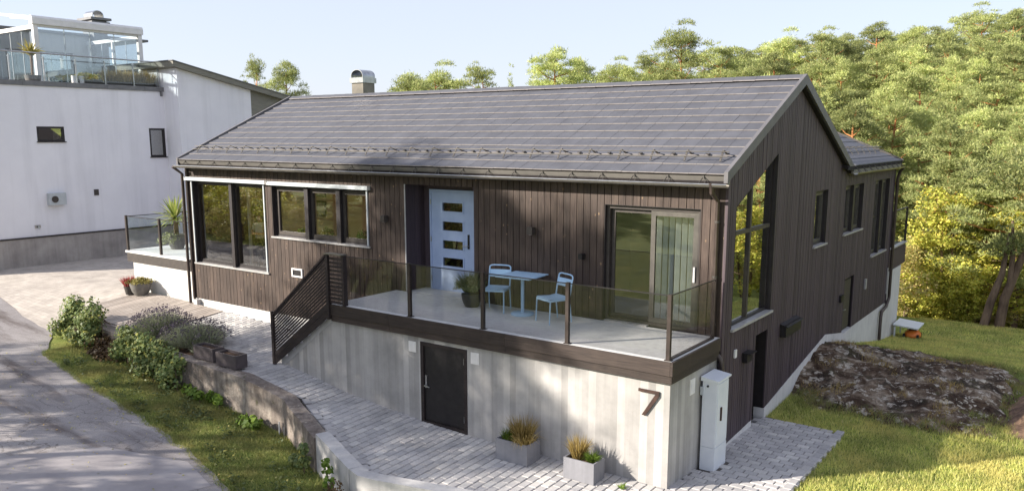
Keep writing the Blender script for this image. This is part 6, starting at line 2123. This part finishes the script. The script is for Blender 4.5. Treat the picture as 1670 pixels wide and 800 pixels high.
# plants on the roof terrace of the white house
for k, (y, h, m, lab) in enumerate(((5.75, .75, 'drygrass', 'tall dry grass in a trough at the right end of the roof terrace'), (4.75, .7, 'drygrass', 'dry grass on the roof terrace left of the tallest clump'), (3.6, .5, 'undergrowth', 'low brown shrub on the roof terrace beside the white pots'))):
    T = thing('terrace_plant', lab, 'plant', (XN - .55, y, 5.03))
    MB().box(XN - .8, XN - .3, y - .5, y + .48, 5.031, 5.35).build('trough', 'pot_dark', T)
    if m == 'drygrass':
        for q in range(3):
            tuft('grass', (XN - .55, y - .3 + q * .3, 5.33), 260, h * .75, .7, m, T, .02, .4, .2, 60 + k * 5 + q)
    else:
        leafball('foliage', (XN - .55, y, 5.42), .5, 700, .09, m, T, 66, .5)
T = thing('palm_pot', 'small palm in a pot inside the railing of the roof terrace', 'potted plant', (-26.7, 2.35, 5.03))
MB().lathe((-26.7, 1.75, 5.03), [(.2, 0), (.28, .4)], 14).build('pot', 'pot_grey', T, smooth=True)
MB().tube([(-26.7, 1.75, 5.4), (-26.7, 1.77, 6.15)], .05, 8).build('stem', 'trunkbrown', T)
tuft('crown', (-26.7, 1.77, 6.12), 70, .6, 1.6, 'sedum', T, .06, .5, .03, 71)
for k, y in enumerate((3.05, 3.3)):
    MB().lathe((XN - .35, y, 5.03), [(.09, 0), (.11, .45)], 14).build('terrace_pot', 'white', smooth=True, label=('left' if k == 0 else 'right') + ' one of two small white pots behind the roof railing', cat='pot')

# ------------------------------------------------------------------ grass
def grass(name, n, sampler, h, w, mat, label, seed, lean=.5):
    rg = np.random.default_rng(seed)
    Pp = sampler(rg, n)
    m = len(Pp)
    D_ = np.stack([rg.normal(0, lean, m), rg.normal(0, lean, m), np.ones(m)], 1)
    hh = h * rg.uniform(.5, 1.35, m)
    V, F = blades(Pp, D_, hh, rg.uniform(.7, 1.3, m) * w, 0, rg)
    o = link(name, np_mesh(name, V, F), mat, label=label, cat='grass', kind='stuff')
    return o
def lawn_front(rg, n):
    x, y = rg.uniform(.02, 7, n), rg.uniform(-3.0, 4.6, n)
    k = np.array([not (a < 1.46 and b < 2.38 - .1 * a + .06 * math.sin(a * 9)) and not (a > 3.6 and soil_z(a, b) > lawn_z(a, b) + .02) and rock_z(a, b) < lawn_z(a, b) + .03 for a, b in zip(x, y)])
    x, y = x[k], y[k]
    return np.stack([x, y, np.array([lawn_z(a, b) for a, b in zip(x, y)]) - .005], 1)
def lawn_back(rg, n):
    x, y = rg.uniform(.02, 6, n), rg.uniform(8.0, 20.5, n)
    k = np.array([rock_z(a, b) < lawn_z(a, b) + .03 or b > 9.2 for a, b in zip(x, y)])
    x, y = x[k], y[k]
    return np.stack([x, y, np.array([lawn_z(a, b) for a, b in zip(x, y)]) - .005], 1)
def verge(rg, n):
    x = rg.uniform(-15.5, -3.6, n)
    yw = np.interp(x, [-16.4, -13.6, -11.7, -8.05, -7.5, -5.76, -4.3, -3], [-2.55, -2.7, -2.86, -2.98, -2.98, -3.68, -4.28, -4.1])
    ye = np.interp(x, [p[0] for p in ragged], [p[1] for p in ragged])
    t = rg.uniform(-.06, 1.02, n)
    y = ye + (yw - ye) * t
    return np.stack([x, y, np.array([zr(a) for a in x]) + .0], 1)
def rock_grass(rg, n):
    x, y = rg.uniform(.1, 4.4, n), rg.uniform(2.8, 8.9, n)
    k = np.array([noise.noise((a * 1.6, b * 1.6, 13)) > .22 for a, b in zip(x, y)])
    x, y = x[k], y[k]
    return np.stack([x, y, np.array([rock_z(a, b) for a, b in zip(x, y)]) - .005], 1)
def rock_edge(rg, n):
    x, y = rg.uniform(.1, 4.6, n), rg.uniform(2.5, 9.2, n)
    k = np.array([-.06 < rock_z(a, b) - lawn_z(a, b) < .10 and noise.noise((a * 3, b * 3, 4)) > -.25 for a, b in zip(x, y)])
    x, y = x[k], y[k]
    return np.stack([x, y, np.array([max(rock_z(a, b), lawn_z(a, b)) for a, b in zip(x, y)]) - .01], 1)
grass('rock_edge_grass', 60000, rock_edge, .12, .010, 'vergegrass', 'taller unmown grass fringing the bedrock outcrop', 85, .55)
grass('lawn_grass', 120000, lawn_front, .075, .013, 'grass', 'mown lawn grass in the right foreground', 81, .4)
grass('lawn_grass', 60000, lawn_back, .07, .016, 'grass', 'mown lawn grass behind the rock outcrop', 82)
grass('verge_grass', 75000, verge, .085, .011, 'vergegrass', 'rough grass verge between the lane and the retaining wall', 83, .7)
def weeds(rg, n):
    c = rg.uniform(0, 1, (90, 2))
    i = rg.integers(0, 90, n)
    x = -14.8 + 10.6 * c[i, 0] + rg.normal(0, .12, n)
    yw = np.interp(x, [-16.4, -13.6, -11.7, -8.05, -7.5, -5.76, -4.3, -3], [-2.55, -2.7, -2.86, -2.98, -2.98, -3.68, -4.28, -4.1])
    ye = np.interp(x, [p[0] for p in ragged], [p[1] for p in ragged])
    y = ye + (yw - ye) * np.clip(c[i, 1] + rg.normal(0, .06, n), .08, .98)
    return np.stack([x, y, np.array([zr(a) for a in x]) + rg.uniform(.02, .10, n)], 1)
rgw = np.random.default_rng(90)
pw = weeds(rgw, 2600)
V, F = leaves(pw, rgw.normal(0, .5, (len(pw), 3)) + np.array([0, 0, 1]), rgw.uniform(.04, .085, len(pw)), rgw, .6)
link('verge_weeds', np_mesh('verge_weeds', V, F), 'creeper', label='low broad-leaved weeds scattered through the grass verge', cat='weeds', kind='stuff')
n_l = 500
pl = np.stack([rgw.uniform(-16, -5, n_l), rgw.uniform(-7.5, -2.9, n_l), np.zeros(n_l)], 1)
pl[:, 2] = [zr(a) + .035 for a in pl[:, 0]]
yw = np.interp(pl[:, 0], [-16.4, -11.7, -8.05, -5.76], [-2.6, -2.95, -3.05, -3.75])
pl = pl[pl[:, 1] < yw]
V, F = leaves(pl, rgw.normal(0, .25, (len(pl), 3)) + np.array([0, 0, 1]), rgw.uniform(.03, .06, len(pl)), rgw, .6)
link('fallen_leaves', np_mesh('fallen_leaves', V, F), 'undergrowth', label='yellow fallen leaves strewn over the verge and the lane', cat='leaves', kind='stuff')
grass('rock_grass', 14000, rock_grass, .11, .009, 'drygrass', 'sparse dry grass growing on the bedrock outcrop', 84, .6)
